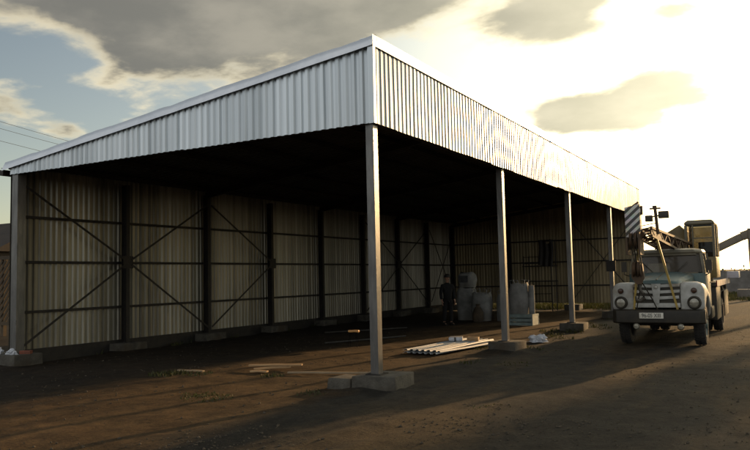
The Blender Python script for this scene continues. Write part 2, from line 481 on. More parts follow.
def ground_mat():
    m = bpy.data.materials.new('yard_dirt'); m.use_nodes = True
    nt = m.node_tree; N = nt.nodes; L = nt.links
    b = N['Principled BSDF']; b.inputs['Roughness'].default_value = 0.95; b.inputs['Specular IOR Level'].default_value = 0.15
    tc = N.new('ShaderNodeTexCoord')
    def noise(scale, det=8, rough=0.62, st=(1, 1, 1), rot=0):
        mp = N.new('ShaderNodeMapping'); mp.inputs['Scale'].default_value = st; mp.inputs['Rotation'].default_value = (0, 0, rot)
        L.new(tc.outputs['Object'], mp.inputs['Vector'])
        n = N.new('ShaderNodeTexNoise'); n.inputs['Scale'].default_value = scale; n.inputs['Detail'].default_value = det; n.inputs['Roughness'].default_value = rough
        L.new(mp.outputs['Vector'], n.inputs['Vector']); return n.outputs['Fac']
    def ramp(v, a, b_, ca, cb):
        r = N.new('ShaderNodeValToRGB'); r.color_ramp.elements[0].position = a; r.color_ramp.elements[1].position = b_
        r.color_ramp.elements[0].color = (*ca, 1); r.color_ramp.elements[1].color = (*cb, 1); L.new(v, r.inputs['Fac']); return r.outputs['Color']
    def mix(f, a, b_, mode='MIX'):
        q = N.new('ShaderNodeMix'); q.data_type = 'RGBA'; q.blend_type = mode
        for k, v in (('Factor', f), ('A', a), ('B', b_)):
            if isinstance(v, (int, float)): q.inputs[k].default_value = v
            elif isinstance(v, tuple): q.inputs[k].default_value = (*v, 1)
            else: L.new(v, q.inputs[k])
        return q.outputs['Result']
    big = noise(0.22, 6); mid = noise(1.1, 8, 0.68); fine = noise(21, 10, 0.8); rut = noise(0.9, 6, 0.6, (2.2, 0.22, 1), R(-12))
    c = ramp(mid, 0.36, 0.66, (0.026, 0.022, 0.016), (0.056, 0.043, 0.026))
    c = mix(ramp(big, 0.45, 0.6, (0, 0, 0), (1, 1, 1)), c, mix(0.5, c, (0.044, 0.042, 0.037)))
    c = mix(ramp(rut, 0.5, 0.7, (0, 0, 0), (0.75, 0.75, 0.75)), c, (0.019, 0.016, 0.012))
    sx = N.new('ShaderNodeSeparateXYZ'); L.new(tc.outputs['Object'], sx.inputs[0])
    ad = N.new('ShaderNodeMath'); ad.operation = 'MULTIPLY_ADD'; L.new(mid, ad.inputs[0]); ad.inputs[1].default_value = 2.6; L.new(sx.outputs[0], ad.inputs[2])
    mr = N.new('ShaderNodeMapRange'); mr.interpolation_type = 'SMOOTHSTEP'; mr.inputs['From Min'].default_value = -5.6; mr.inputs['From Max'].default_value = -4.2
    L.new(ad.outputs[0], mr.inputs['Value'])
    dirt = ramp(mid, 0.34, 0.68, (0.050, 0.031, 0.014), (0.115, 0.072, 0.033))  # brown dirt, its orange pushed up to strengthen the sunlit strip
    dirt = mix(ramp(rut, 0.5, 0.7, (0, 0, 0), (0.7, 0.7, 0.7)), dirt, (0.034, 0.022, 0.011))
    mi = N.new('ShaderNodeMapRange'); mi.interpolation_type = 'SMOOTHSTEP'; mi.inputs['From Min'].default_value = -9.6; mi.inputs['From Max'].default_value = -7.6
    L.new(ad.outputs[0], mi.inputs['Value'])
    dirt = mix(mi.outputs['Result'], mix(0.82, dirt, (0.013, 0.012, 0.010)), dirt)  # soil blackened across the unlit shed floor, shade put into the colour
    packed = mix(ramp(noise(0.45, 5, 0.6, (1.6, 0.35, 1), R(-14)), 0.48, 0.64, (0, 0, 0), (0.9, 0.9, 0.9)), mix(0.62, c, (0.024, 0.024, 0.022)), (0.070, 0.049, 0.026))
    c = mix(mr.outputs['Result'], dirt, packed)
    c = mix(0.8, c, ramp(fine, 0.3, 0.75, (0.3, 0.3, 0.3), (1.75, 1.7, 1.62)), 'MULTIPLY')
    c = mix(0.6, c, ramp(noise(3.4, 8, 0.7), 0.36, 0.66, (0.45, 0.45, 0.45), (1.5, 1.48, 1.4)), 'MULTIPLY')
    # pale grit
    vo = N.new('ShaderNodeTexVoronoi'); vo.inputs['Scale'].default_value = 22; L.new(tc.outputs['Object'], vo.inputs['Vector'])
    gsel = ramp(vo.outputs['Distance'], 0.10, 0.16, (1, 1, 1), (0, 0, 0))
    gm = mix(1.0, gsel, ramp(noise(2.0, 4), 0.52, 0.62, (0, 0, 0), (0.7, 0.7, 0.7)), 'MULTIPLY')
    c = mix(gm, c, (0.10, 0.088, 0.07))
    L.new(c, b.inputs['Base Color'])
    bp = N.new('ShaderNodeBump'); bp.inputs['Strength'].default_value = 0.9; bp.inputs['Distance'].default_value = 0.03
    hgt = N.new('ShaderNodeMath'); hgt.operation = 'ADD'
    L.new(noise(7, 8, 0.7), hgt.inputs[0]); L.new(fine, hgt.inputs[1])
    L.new(hgt.outputs[0], bp.inputs['Height']); L.new(bp.outputs['Normal'], b.inputs['Normal'])
    return m
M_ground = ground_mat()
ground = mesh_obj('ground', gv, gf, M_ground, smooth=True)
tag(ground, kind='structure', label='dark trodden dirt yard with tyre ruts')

# ------------------------------------------------------------------ shed
shed = thing('steel_shed', 'large open-sided galvanised corrugated steel shed with single-pitch roof on steel posts', 'shed', (0, 0, 0))

def corrugated(name, u0, u1, zb, zt, plane, axis, material, outward, pitch=PITCH, depth=0.034, rows=6, seed=1, parent=None, edge=0.0):
    """vertical corrugated sheeting along axis (0: x, 1: y) on the plane; zb/zt functions of u"""
    rnd = random.Random(seed)
    us = []
    u = u0
    while u < u1 - 1e-6:
        p = pitch
        j = rnd.uniform(-0.006, 0.006)
        d = depth * rnd.uniform(0.88, 1.05)
        for (a, h) in ((0.0, 0.0), (0.32, 0.0), (0.47, d), (0.84, d)):
            uu = u + a * p + (j if a > 0 else 0)
            if uu <= u1: us.append((uu, h))
        u += p
    us.append((u1, 0.0))
    verts, faces = [], []
    sheet = {}
    for i, (uu, h) in enumerate(us):
        k = int((uu - u0) / (pitch * 5))
        if k not in sheet: sheet[k] = (rnd.uniform(-0.006, 0.006), rnd.uniform(-0.004, 0.004), rnd.uniform(-edge, edge))
        so, st, se = sheet[k]
        for r in range(rows + 1):
            t = r / rows
            z0, z1 = zb(uu) + (se if r == 0 else 0), zt(uu)
            z = z0 + (z1 - z0) * t
            off = h + so + st * (t - 0.5) + 0.006 * mnoise.noise(Vector((uu * 1.3, z * 1.1, seed)))
            pos = plane + outward * off
            verts.append((pos, uu, z) if axis == 1 else (uu, pos, z))
    n = rows + 1
    for i in range(len(us) - 1):
        for r in range(rows):
            a = i * n + r
            faces.append((a, a + n, a + n + 1, a + 1))
    return mesh_obj(name, verts, faces, material, parent)

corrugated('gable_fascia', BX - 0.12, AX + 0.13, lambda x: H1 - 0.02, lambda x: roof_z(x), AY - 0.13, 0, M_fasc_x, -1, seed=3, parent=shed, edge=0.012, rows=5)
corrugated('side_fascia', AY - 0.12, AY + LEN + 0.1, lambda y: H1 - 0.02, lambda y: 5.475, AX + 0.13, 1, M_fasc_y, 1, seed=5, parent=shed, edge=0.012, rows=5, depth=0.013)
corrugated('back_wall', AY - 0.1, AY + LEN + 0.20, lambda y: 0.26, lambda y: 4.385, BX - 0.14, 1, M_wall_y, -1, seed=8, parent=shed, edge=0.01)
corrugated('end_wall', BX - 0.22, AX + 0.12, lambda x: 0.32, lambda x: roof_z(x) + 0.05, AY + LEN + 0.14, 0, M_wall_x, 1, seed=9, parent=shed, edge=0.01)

b = MB(); b.box(BX - 0.125, BX - 0.10, AY - 0.05, AY + LEN + 0.1, -0.1, 0.30)
b.build('kick_board', M_dark, shed)
# roof sheet, ribs run down the slope
rv, rf = [], []
ys = []
y = AY - 0.16
while y < AY + LEN + 0.2:
    for a, h in ((0, 0), (0.07, 0), (0.1, 0.035), (0.17, 0.035)):
        ys.append((y + a, h))
    y += 0.2
for (yy, h) in ys:
    for xx in (BX - 0.42, AX + 0.12):
        rv.append((xx, yy, roof_z(xx) + 0.03 + h))
for i in range(len(ys) - 1):
    rf.append((2 * i, 2 * i + 1, 2 * i + 3, 2 * i + 2))
mesh_obj('roof', rv, rf, M_roof, shed)

# verge flashing along the gable: folded strip, slightly crumpled along the upper edge
vv, vf = [], []
nseg = 60
for i in range(nseg + 1):
    t = i / nseg
    x = BX - 0.3 + (AX + 0.171 - BX + 0.3) * t
    zb = roof_z(x) - 0.055
    cr = 0.022 * mnoise.noise(Vector((x * 1.7, 0.3, 2.0))) + 0.012 * mnoise.noise(Vector((x * 5.3, 0.8, 4.0)))
    zt = roof_z(x) + 0.135 + cr
    w1 = 0.012 * mnoise.noise(Vector((x * 2.3, 7.0, 1.0)))
    vv += [(x, AY - 0.225 + w1, zb), (x, AY - 0.18 + w1 * 0.5, (zb + zt) / 2), (x, AY - 0.135 + w1, zt), (x, AY - 0.07, zt + 0.002), (x, AY - 0.05, zt - 0.09)]
for i in range(nseg):
    for k in range(4):
        a = i * 5 + k
        vf.append((a, a + 5, a + 6, a + 1))
mesh_obj('verge_flashing', vv, vf, M_trim, shed, smooth=True)
# eave flashing on the high side and corner trim
b = MB(); b.box(AX + 0.159, AX + 0.169, AY - 0.20, AY + LEN + 0.15, 5.405, 5.585); b.box(AX - 0.12, AX + 0.1585, AY - 0.10, AY + LEN + 0.15, 5.577, 5.585)
b.build('eave_flashing', M_trim, shed)
b = MB(); b.box(AX + 0.07, AX + 0.170, AY - 0.20, AY - 0.192, H1 - 0.04, 5.40); b.box(AX + 0.161, AX + 0.169, AY - 0.191, AY - 0.12, H1 - 0.04, 5.40)
b.build('corner_trim', M_fasc_x, shed)
b = MB(); b.box(BX - 0.5, BX - 0.36, AY - 0.14, AY + LEN + 0.1, 4.20, 4.32)
b.build('gutter', M_dark, shed)

# front and right posts: box columns on concrete footings
def box_post(x, y, zb, zt, w, material, footing):
    b = MB(); b.box(x - w / 2, x + w / 2, y - w / 2, y + w / 2, zb, zt)
    p = b.build('post', material, shed)
    b = MB(); b.box(x - w * 0.95, x + w * 0.95, y - w * 0.95, y + w * 0.95, zb - 0.005, zb + 0.018)
    b.build('base_plate', M_dark, p)
    footing(p)
    return p
def foot_box(x0, x1, y0, y1, z1, rz=0.0, extra=None):
    def f(p):
        b = MB(); b.box(x0, x1, y0, y1, -0.15, z1, rz, 0.012)
        if extra:
            b.box(*extra)
        b.build('footing', M_conc, p, bevel=0.02)
    return f
def strong_post(k, xo, yo, s=0.36, z=0.21, rz=0.0, extra=None):
    y = AY + 6 * k
    return box_post(AX, y, z - 0.003, H1 + 0.2, 0.14, M_post, foot_box(AX + xo - s, AX + xo + s, y + yo - s, y + yo + s, z, rz, extra))
strong_post(0, 0.05, 0.10, 0.37, 0.225, R(4), (AX - 0.80, AX - 0.34, AY - 0.2, AY + 0.32, -0.12, 0.15, R(-6), 0.02))
strong_post(1, 0.04, 0.0, 0.33, 0.21, R(-5))
p3 = strong_post(2, 0.04, 0.0, 0.36, 0.24, R(3))
p4 = strong_post(3, 0.0, 0.0, 0.36, 0.27)
strong_post(4, 0.0, 0.0, 0.36, 0.27)
b = MB(); b.box(AX - 0.17, AX + 0.17, AY + 18 - 0.10, AY + 18 - 0.072, 1.75, 2.15)
b.build('gusset_plate', M_dark, p4)  # plate added to make the dark break in this post's bright strip
# front left corner post
box_post(BX + 0.02, AY, 0.25, H1 + 0.15, 0.2, M_post, foot_box(BX - 0.55, BX + 0.55, AY - 0.42, AY + 0.25, 0.26, 0.0))

# back posts: I-sections
def i_post(x, y, zb, zt, foot=True):
    b = MB()
    b.box(x - 0.09, x - 0.078, y - 0.058, y + 0.058, zb, zt)
    b.box(x + 0.078, x + 0.09, y - 0.058, y + 0.058, zb, zt)
    b.box(x - 0.0785, x + 0.0785, y - 0.006, y + 0.006, zb, zt)
    p = b.build('post', M_dark, shed)
    if foot:
        b = MB(); b.box(x - 0.3, x + 0.36, y - 0.4, y + 0.4, -0.15, zb + 0.004, random.uniform(-0.06, 0.06), 0.015)
        b.build('footing', M_conc, p, bevel=0.02)
    return p
for k in range(1, 9):
    i_post(BX, AY + 3 * k, 0.24 + random.uniform(-0.02, 0.02), 4.25)
for k in (1, 2):
    x = BX + k * W / 3
    i_post(x, AY + LEN - 0.02, 0.25, roof_z(x) - 0.15)

# girts on the outside of the posts
for z in (1.13, 2.25, 3.27):
    b = MB(); b.box(BX - 0.137, BX - 0.092, AY - 0.05, AY + LEN + 0.1, z - 0.03, z + 0.03)
    b.build('girt', M_dark, shed)
    b = MB(); b.box(BX - 0.09, AX + 0.1, AY + LEN + 0.092, AY + LEN + 0.137, z - 0.03, z + 0.03)
    b.build('girt', M_dark, shed)
# bracing: flat bars meeting at gusset plates half way up the posts
def brace(a, c):
    b = MB(); b.bar(a, c, 0.012, 0.05, up=(0, 0.7, 0.7) if abs(a[0] - c[0]) > 1 else (0, 0.7, 0.7))
    b.build('brace', M_dark, shed)
def side_brace(y0, z0, y1, z1, x=BX + 0.105):
    brace((x, y0, z0), (x, y1, z1))
def gusset(x0, x1, y0, y1, z0, z1):
    b = MB(); b.box(x0, x1, y0, y1, z0, z1); b.build('gusset_plate', M_dark, shed)
XB = BX + 0.105
def node(k):
    y = AY + 3 * k
    gusset(BX + 0.092, BX + 0.099, y - 0.16, y + 0.16, 2.1, 2.42)
node(1); node(3); node(6)
for (k, d, top) in ((1, -3, 3.95), (1, 3, 3.95), (1, -3, 0.4), (1, 3, 0.4), (3, -3, 3.95), (3, -3, 0.4), (6, -3, 3.95), (6, -3, 0.4), (6, 3, 3.95), (6, 3, 0.4)):
    y = AY + 3 * k
    s = 1 if d > 0 else -1
    side_brace(y + 0.1 * s, 2.26 + (0.06 if top > 2 else -0.06), y + d - 0.08 * s, top)
side_brace(AY + 21.1, 3.9, AY + 23.9, 0.5); side_brace(AY + 21.1, 0.5, AY + 23.9, 3.9, BX + 0.125)
for (xa, xb, dy_) in ((BX + 2 * W / 3 + 0.1, AX - 0.1, 0.0),):
    yb = AY + LEN - 0.12
    brace((xa, yb, 0.55), (xb, yb, 4.1)); brace((xa, yb - 0.03, 4.1), (xb, yb - 0.03, 0.55))
# rafters, purlins, eave beam
for k in range(5):
    y = AY + 6 * k
    b = MB(); b.bar((BX, y, roof_z(BX) - 0.12), (AX, y, roof_z(AX) - 0.12), 0.12, 0.15)
    b.build('rafter', M_dark, shed)
for k in range(8):
    x = BX + 0.25 + k * (W - 0.4) / 7
    b = MB(); b.box(x - 0.03, x + 0.03, AY - 0.08, AY + LEN + 0.08, roof_z(x) - 0.075, roof_z(x) + 0.02)
    b.build('purlin', M_dark, shed)
b = MB(); b.box(AX - 0.06, AX + 0.06, AY + 0.08, AY + LEN - 0.08, H1 - 0.0, H1 + 0.22)
b.build('eave_beam', M_dark, shed)
b = MB(); b.box(BX + 0.13, AX - 0.08, AY - 0.05, AY + 0.05, H1, H1 + 0.1)
b.build('gable_beam', M_dark, shed)
for k in range(4):   # rails that carry the side fascia
    z = 4.28 + k * 0.36
    b = MB(); b.box(AX + 0.072, AX + 0.118, AY - 0.08, AY + LEN + 0.08, z - 0.03, z + 0.03)
    b.build('fascia_rail', M_dark, shed)

# ------------------------------------------------------------------ crane truck  (local: front faces -y)
M_white = mat('truck_white_paint', (0.46, 0.45, 0.41), (0.33, 0.32, 0.28), 0.5, 0, 4.0, bump=0.12, dirt=(0.17, 0.125, 0.065), rough2=0.6)  # yellowish dirt tones on the truck paints also put sun haze into the colour
M_teal = mat('truck_blue_paint', (0.065, 0.115, 0.115), (0.095, 0.13, 0.12), 0.45, 0, 3.5, bump=0.1, dirt=(0.13, 0.11, 0.07), rough2=0.6)
M_roofp = mat('cab_roof_paint', (0.14, 0.12, 0.075), (0.09, 0.08, 0.055), 0.5, 0, 3.0, dirt=(0.18, 0.15, 0.09))
M_olive = mat('crane_olive_paint', (0.19, 0.135, 0.04), (0.125, 0.09, 0.032), 0.5, 0, 3.0, dirt=(0.12, 0.085, 0.04))
M_brown = mat('crane_rust_brown', (0.085, 0.045, 0.018), (0.05, 0.03, 0.015), 0.65, 0, 4.0, bump=0.2)
M_rod = mat('yellow_rod', (0.42, 0.28, 0.05), (0.26, 0.18, 0.05), 0.5, 0, 6.0)
M_blk = mat('black_chassis', (0.026, 0.022, 0.014), (0.042, 0.034, 0.02), 0.6, 0, 5.0, dirt=(0.05, 0.04, 0.028))  # black lifted to dusty brown, haze put into the colour
M_bump = mat('bumper_paint', (0.018, 0.015, 0.010), (0.030, 0.024, 0.015), 0.6, 0, 6.0, dirt=(0.045, 0.034, 0.02))
M_tyre = mat('tyre_rubber', (0.016, 0.015, 0.014), (0.035, 0.03, 0.024), 0.85, 0, 8.0, bump=0.4, bscale=25)
M_glass = glass('cab_glass', (0.60, 0.60, 0.54), 0.52, 0.12, (0.13, 0.11, 0.085))
M_cglass = glass('crane_cab_glass', (0.62, 0.60, 0.54), 0.58)
M_lens = mat('lamp_lens', (0.36, 0.33, 0.26), (0.22, 0.20, 0.15), 0.12, 0.2, 12.0, spec=0.8)
M_amber = mat('amber_lens', (0.07, 0.03, 0.015), (0.05, 0.022, 0.012), 0.2, 0, 12.0)
M_chrome = mat('lamp_rim', (0.45, 0.44, 0.40), (0.3, 0.29, 0.26), 0.25, 0.9, 12.0)
M_seat = mat('seat_dark', (0.03, 0.028, 0.026), (0.05, 0.045, 0.04), 0.85, 0, 6.0)
M_stripe = stripes('warning_stripes', (0.78, 0.75, 0.68), (0.09, 0.085, 0.075), 0.125, R(-42))
M_dash = stripes('edge_marking', (0.8, 0.78, 0.7), (0.25, 0.06, 0.04), 0.5, R(90), 1, 2)
M_pale = mat('pale_toolbox_paint', (0.52, 0.52, 0.56), (0.42, 0.42, 0.46), 0.5, 0, 5.0)
M_plate = mat('plate_white', (0.72, 0.68, 0.58), (0.6, 0.56, 0.46), 0.5, 0, 12.0)
M_ink = mat('plate_ink', (0.02, 0.02, 0.02), (0.03, 0.03, 0.03), 0.6, 0, 5.0)

tr = thing('crane_truck', 'old white-fronted blue-hooded truck carrying a crane with striped boom head, parked beside the shed', 'crane truck', (-2.57, 17.45, 0.0))

def rrect(x0, x1, z0, z1, r, y, n=4):
    pts = []
    for (cx_, cz_, a0) in ((x1 - r, z1 - r, 0), (x0 + r, z1 - r, 90), (x0 + r, z0 + r, 180), (x1 - r, z0 + r, 270)):
        for i in range(n + 1):
            a = R(a0 + 90 * i / n)
            pts.append((cx_ + r * math.cos(a), y, cz_ + r * math.sin(a)))
    return pts
# chassis
b = MB()
b.box(-0.42, -0.30, 0.15, 8.6, 0.62, 0.84); b.box(0.30, 0.42, 0.15, 8.6, 0.62, 0.84)
for y in (0.4, 2.2, 3.6, 5.0, 6.4, 8.4): b.box(-0.298, 0.298, y, y + 0.12, 0.66, 0.80)
b.box(-0.28, 0.28, 0.35, 1.9, 0.55, 0.655)
b.build('chassis', M_blk, tr)
b = MB(); b.tube([(-0.8, 0.95, 0.48), (0.8, 0.95, 0.48)], 0.055, 10); b.build('axle', M_blk, tr, smooth=True)
b = MB(); b.tube([(-0.8, 5.45, 0.48), (0.8, 5.45, 0.48)], 0.08, 10)
b.lathe((0, 5.45, 0.48), (1, 0, 0), [(-0.2, 0.0), (-0.19, 0.12), (0, 0.21), (0.19, 0.12), (0.2, 0.0)], 16)
b.build('axle', M_blk, tr, smooth=True)
b = MB(); b.box(0.5, 0.95, 2.5, 3.4, 0.5, 0.82); b.build('fuel_tank', M_blk, tr, bevel=0.06)
b = MB(); b.box(-0.95, -0.5, 2.3, 3.2, 0.5, 0.82); b.build('fuel_tank', M_blk, tr, bevel=0.06)
# bumper
b = MB()
b.loft([[(x, y0 + yb, z) for (yb, z) in ((0, 0.56), (0, 0.82), (0.06, 0.855), (0.12, 0.855), (0.12, 0.53), (0.06, 0.53))]
        for (x, y0) in ((-1.0, 0.14), (-0.9, 0.03), (-0.5, 0.0), (0.5, 0.0), (0.9, 0.03), (1.0, 0.14))])
bumper = b.build('bumper', M_bump, tr, bevel=0.01)
for x in (-0.46, 0.49):
    b = MB(); b.lathe((x, 0.03, 0.47), (0, 1, 0), [(-0.05, 0.0), (-0.045, 0.05), (0.0, 0.075), (0.06, 0.07), (0.09, 0.0)], 14)
    b.bar((x, 0.05, 0.48), (x, 0.07, 0.58), 0.03, 0.03)
    b.build('fog_lamp', M_lens, bumper, smooth=True)
# number plate
b = MB(); b.box(-0.38, 0.14, -0.022, -0.003, 0.655, 0.785)
plate = b.build('number_plate', M_plate, tr, bevel=0.004)
fc = bpy.data.curves.new('plate_text', 'FONT'); fc.body = '96-05 XIII'; fc.size = 0.125; fc.align_x = 'CENTER'; fc.align_y = 'CENTER'; fc.extrude = 0.001
ft = bpy.data.objects.new('plate_curve', fc); C.objects.link(ft)
bpy.context.view_layer.update()
fm = bpy.data.meshes.new_from_object(ft.evaluated_get(bpy.context.evaluated_depsgraph_get()))
bpy.data.objects.remove(ft)
fo = bpy.data.objects.new('lettering', fm); C.objects.link(fo); fo.parent = plate
fo.location = (-0.12, -0.0255, 0.72); fo.rotation_euler = (R(90), 0, 0); fm.materials.clear(); fm.materials.append(M_ink); fo.scale = (0.82, 1, 1)
# wheels
def wheel(x, y, side, dual=False):
    root = None
    for i, xx in enumerate((x, x - side * 0.29) if dual else (x,)):
        b = MB()
        b.lathe((xx, y, 0.475), (side, 0, 0), [(-0.12, 0.30), (-0.125, 0.40), (-0.105, 0.455), (-0.05, 0.478), (0.05, 0.478), (0.105, 0.455), (0.125, 0.40), (0.12, 0.29), (0.09, 0.275), (-0.09, 0.275), (-0.12, 0.30)], 40)
        for k in range(40):
            a = 2 * math.pi * k / 40
            c_, s_ = math.cos(a), math.sin(a)
            for sx in (-1, 1):
                p0 = Vector((xx + sx * 0.02, y + c_ * 0.478, 0.475 + s_ * 0.478)); p1 = Vector((xx + sx * 0.115, y + c_ * 0.452, 0.475 + s_ * 0.452))
                b.bar(p0, p1, 0.028, 0.026, up=(0, c_, s_))
        t = b.build('tyre', M_tyre, None, smooth=True)
        if root is None:
            root = bpy.data.objects.new('wheel', None); C.objects.link(root); root.parent = tr
        t.parent = root
    b = MB(); o = 0.05 if not dual else -0.02
    b.lathe((x, y, 0.475), (side, 0, 0), [(o + 0.06, 0.285), (o + 0.03, 0.25), (o - 0.02, 0.17), (o + 0.03, 0.12), (o + 0.09, 0.09), (o + 0.11, 0.0)], 24)
    b.build('rim', M_teal, root, smooth=True)
for s in (-1, 1):
    wheel(s * 0.82, 0.95, s); wheel(s * 0.86, 5.45, s, True)
# hood
def hood_sec(y, hw, zt, zs, zb):
    return [(-hw, y, zb), (-hw, y, zs), (-hw * 0.86, y, zt - 0.035), (-hw * 0.45, y, zt), (0, y, zt + 0.008), (hw * 0.45, y, zt), (hw * 0.86, y, zt - 0.035), (hw, y, zs), (hw, y, zb)]
b = MB(); b.loft([hood_sec(0.14, 0.47, 1.47, 1.38, 0.95), hood_sec(0.2, 0.49, 1.52, 1.42, 0.95), hood_sec(0.7, 0.53, 1.59, 1.48, 0.95), hood_sec(1.72, 0.66, 1.70, 1.58, 0.95)])
hood = b.build('hood', M_teal, tr, bevel=0.015, angle=50)
b = MB(); b.bar((0, 0.18, 1.53), (0, 1.6, 1.70), 0.025, 0.03)
b.build('hood_spine', M_chrome, hood)
# grille
b = MB(); b.box(-0.5, 0.5, 0.105, 0.135, 0.90, 1.44)
gr = b.build('grille', M_blk, tr)
b = MB()
for i, (z, hw) in enumerate(((1.405, 0.50), (1.27, 0.50), (1.135, 0.48))):
    h = 0.034
    for s in (-1, 1):
        b.loft([[(s * 0.04, y, z - 0.02 + q - 0.05 * (i % 2 == 0) * 0) for (y, q) in ((0.06, -h), (0.06, h), (0.1, h), (0.1, -h))],
                [(s * hw, y, z + q) for (y, q) in ((0.07, -h), (0.07, h), (0.1, h), (0.1, -h))]])
b.box(-0.5, 0.5, 0.065, 0.102, 0.90, 1.0)
b.prism([(-0.1, 1.44), (0.1, 1.44), (0.055, 0.99), (-0.055, 0.99)], 1, 0.05, 0.075)
b.build('grille_bars', M_white, gr, bevel=0.006)
b = MB(); b.lathe((0, 0.05, 1.36), (0, 1, 0), [(-0.02, 0.0), (-0.018, 0.035), (0.0, 0.045)], 18)
b.build('emblem', M_chrome, gr, smooth=True)
# fenders
for s in (-1, 1):
    b = MB()
    def fsec(y, xi, xo, zt, zb):
        q = [(xi, zb), (xi, zt - 0.03), (xi + 0.07, zt), (xo - 0.16, zt - 0.005), (xo - 0.05, zt - 0.05), (xo, zt - 0.17), (xo, zb + 0.05), (xo - 0.03, zb)]
        return [(s * x, y, z) for x, z in q]
    secs = [fsec(0.115, 0.505, 0.93, 1.40, 0.86), fsec(0.14, 0.50, 0.985, 1.45, 0.85), fsec(0.24, 0.50, 1.0, 1.475, 0.85), fsec(0.42, 0.50, 1.0, 1.48, 0.93), fsec(0.6, 0.50, 1.0, 1.47, 1.06),
            fsec(0.95, 0.52, 1.0, 1.44, 1.12), fsec(1.3, 0.56, 1.0, 1.36, 1.04), fsec(1.5, 0.6, 1.0, 1.28, 0.86), fsec(1.72, 0.62, 0.97, 1.16, 0.62)]
    b.loft(secs)
    f = b.build('fender', M_white, tr, bevel=0.02, angle=50)
    x = s * 0.79
    b = MB(); b.lathe((x, 0.10, 1.01), (0, 1, 0), [(0.0, 0.15), (-0.045, 0.14), (-0.06, 0.12), (-0.04, 0.095), (0.0, 0.09)], 24)
    hl = b.build('headlight', M_blk, f, smooth=True)
    b = MB(); b.lathe((x, 0.10, 1.01), (0, 1, 0), [(-0.055, 0.0), (-0.05, 0.05), (-0.04, 0.095)], 24)
    b.build('lens', M_lens, hl, smooth=True)
    hl.parent = tr
    b = MB(); b.lathe((x, 0.10, 1.28), (0, 1, 0), [(-0.045, 0.0), (-0.04, 0.045), (-0.02, 0.062), (0.03, 0.066)], 18)
    b.build('turn_lamp', M_amber, tr, smooth=True)
# cab
b = MB()
cab_lo = [(-0.86, z) for z in (0.8,)]
def cab_sec(z, hw, y0, y1, r=0.12):
    return [(-hw + r, y0, z), (hw - r, y0, z), (hw, y0 + r * 1.3, z), (hw, y1 - r, z), (hw - r, y1, z), (-hw + r, y1, z), (-hw, y1 - r, z), (-hw, y0 + r * 1.3, z)]
b.loft([cab_sec(0.72, 0.86, 1.74, 3.1), cab_sec(1.2, 0.9, 1.72, 3.14), cab_sec(1.66, 0.90, 1.73, 3.14)])
cab = b.build('cab', M_teal, tr, bevel=0.015)
b = MB()
b.loft([cab_sec(2.14, 0.82, 1.95, 3.08, 0.14), cab_sec(2.19, 0.83, 1.92, 3.10, 0.15), cab_sec(2.25, 0.80, 1.98, 3.06, 0.17), cab_sec(2.285, 0.62, 2.15, 2.95, 0.2)])
b.build('roof', M_roofp, cab, bevel=0.01, angle=60)
for s in (-1, 1):
    b = MB(); b.bar((s * 0.86, 1.87, 1.65), (s * 0.79, 2.09, 2.15), 0.07, 0.06); b.build('pillar', M_roofp, cab)
    b = MB(); b.bar((s * 0.89, 2.55, 1.65), (s * 0.82, 2.55, 2.15), 0.05, 0.06); b.build('pillar', M_roofp, cab)
    b = MB(); b.bar((s * 0.87, 3.05, 1.65), (s * 0.80, 3.02, 2.15), 0.07, 0.12); b.build('pillar', M_roofp, cab)
    b = MB(); b.box(min(s * 0.3, s * 0.80), max(s * 0.3, s * 0.80), 3.07, 3.10, 1.66, 2.14); b.build('rear_panel', M_roofp, cab)
b = MB(); b.bar((-0.74, 1.76, 1.67), (0.74, 1.76, 1.67), 0.06, 0.03); b.build('windshield_sill', M_roofp, cab)
b = MB(); b.bar((-0.7, 1.97, 2.13), (0.7, 1.97, 2.13), 0.06, 0.04); b.build('windshield_header', M_roofp, cab)
b = MB()
b.loft([[(-0.84, 1.86, 1.68), (-0.75, 1.765, 1.68), (0.75, 1.765, 1.68), (0.84, 1.86, 1.68)], [(-0.775, 2.07, 2.13), (-0.69, 1.98, 2.13), (0.69, 1.98, 2.13), (0.775, 2.07, 2.13)]], False)
b.build('windshield', M_glass, cab)
for s in (-1, 1):
    b = MB()
    b.hull8([(s * 0.875, 2.0, 1.67), (s * 0.878, 2.0, 1.67), (s * 0.878, 3.0, 1.67), (s * 0.875, 3.0, 1.67), (s * 0.815, 2.1, 2.13), (s * 0.818, 2.1, 2.13), (s * 0.818, 2.98, 2.13), (s * 0.815, 2.98, 2.13)])
    b.build('side_window', M_glass, cab)
    b = MB(); b.box(min(s * 0.897, s * 0.912), max(s * 0.897, s * 0.912), 2.0, 2.95, 0.8, 1.64)
    d = b.build('door', M_teal, tr, bevel=0.006)
    b = MB(); b.bar((s * 0.925, 2.75, 1.42), (s * 0.925, 2.88, 1.42), 0.02, 0.03)
    b.build('handle', M_chrome, d)
    b = MB(); b.tube([(s * 0.88, 1.95, 1.6), (s * 1.0, 1.8, 1.66), (s * 1.0, 1.78, 1.78)], 0.012, 6)
    b.box(min(s * 0.93, s * 1.06), max(s * 0.93, s * 1.06), 1.76, 1.785, 1.72, 1.98)
    b.build('mirror', M_blk, tr)
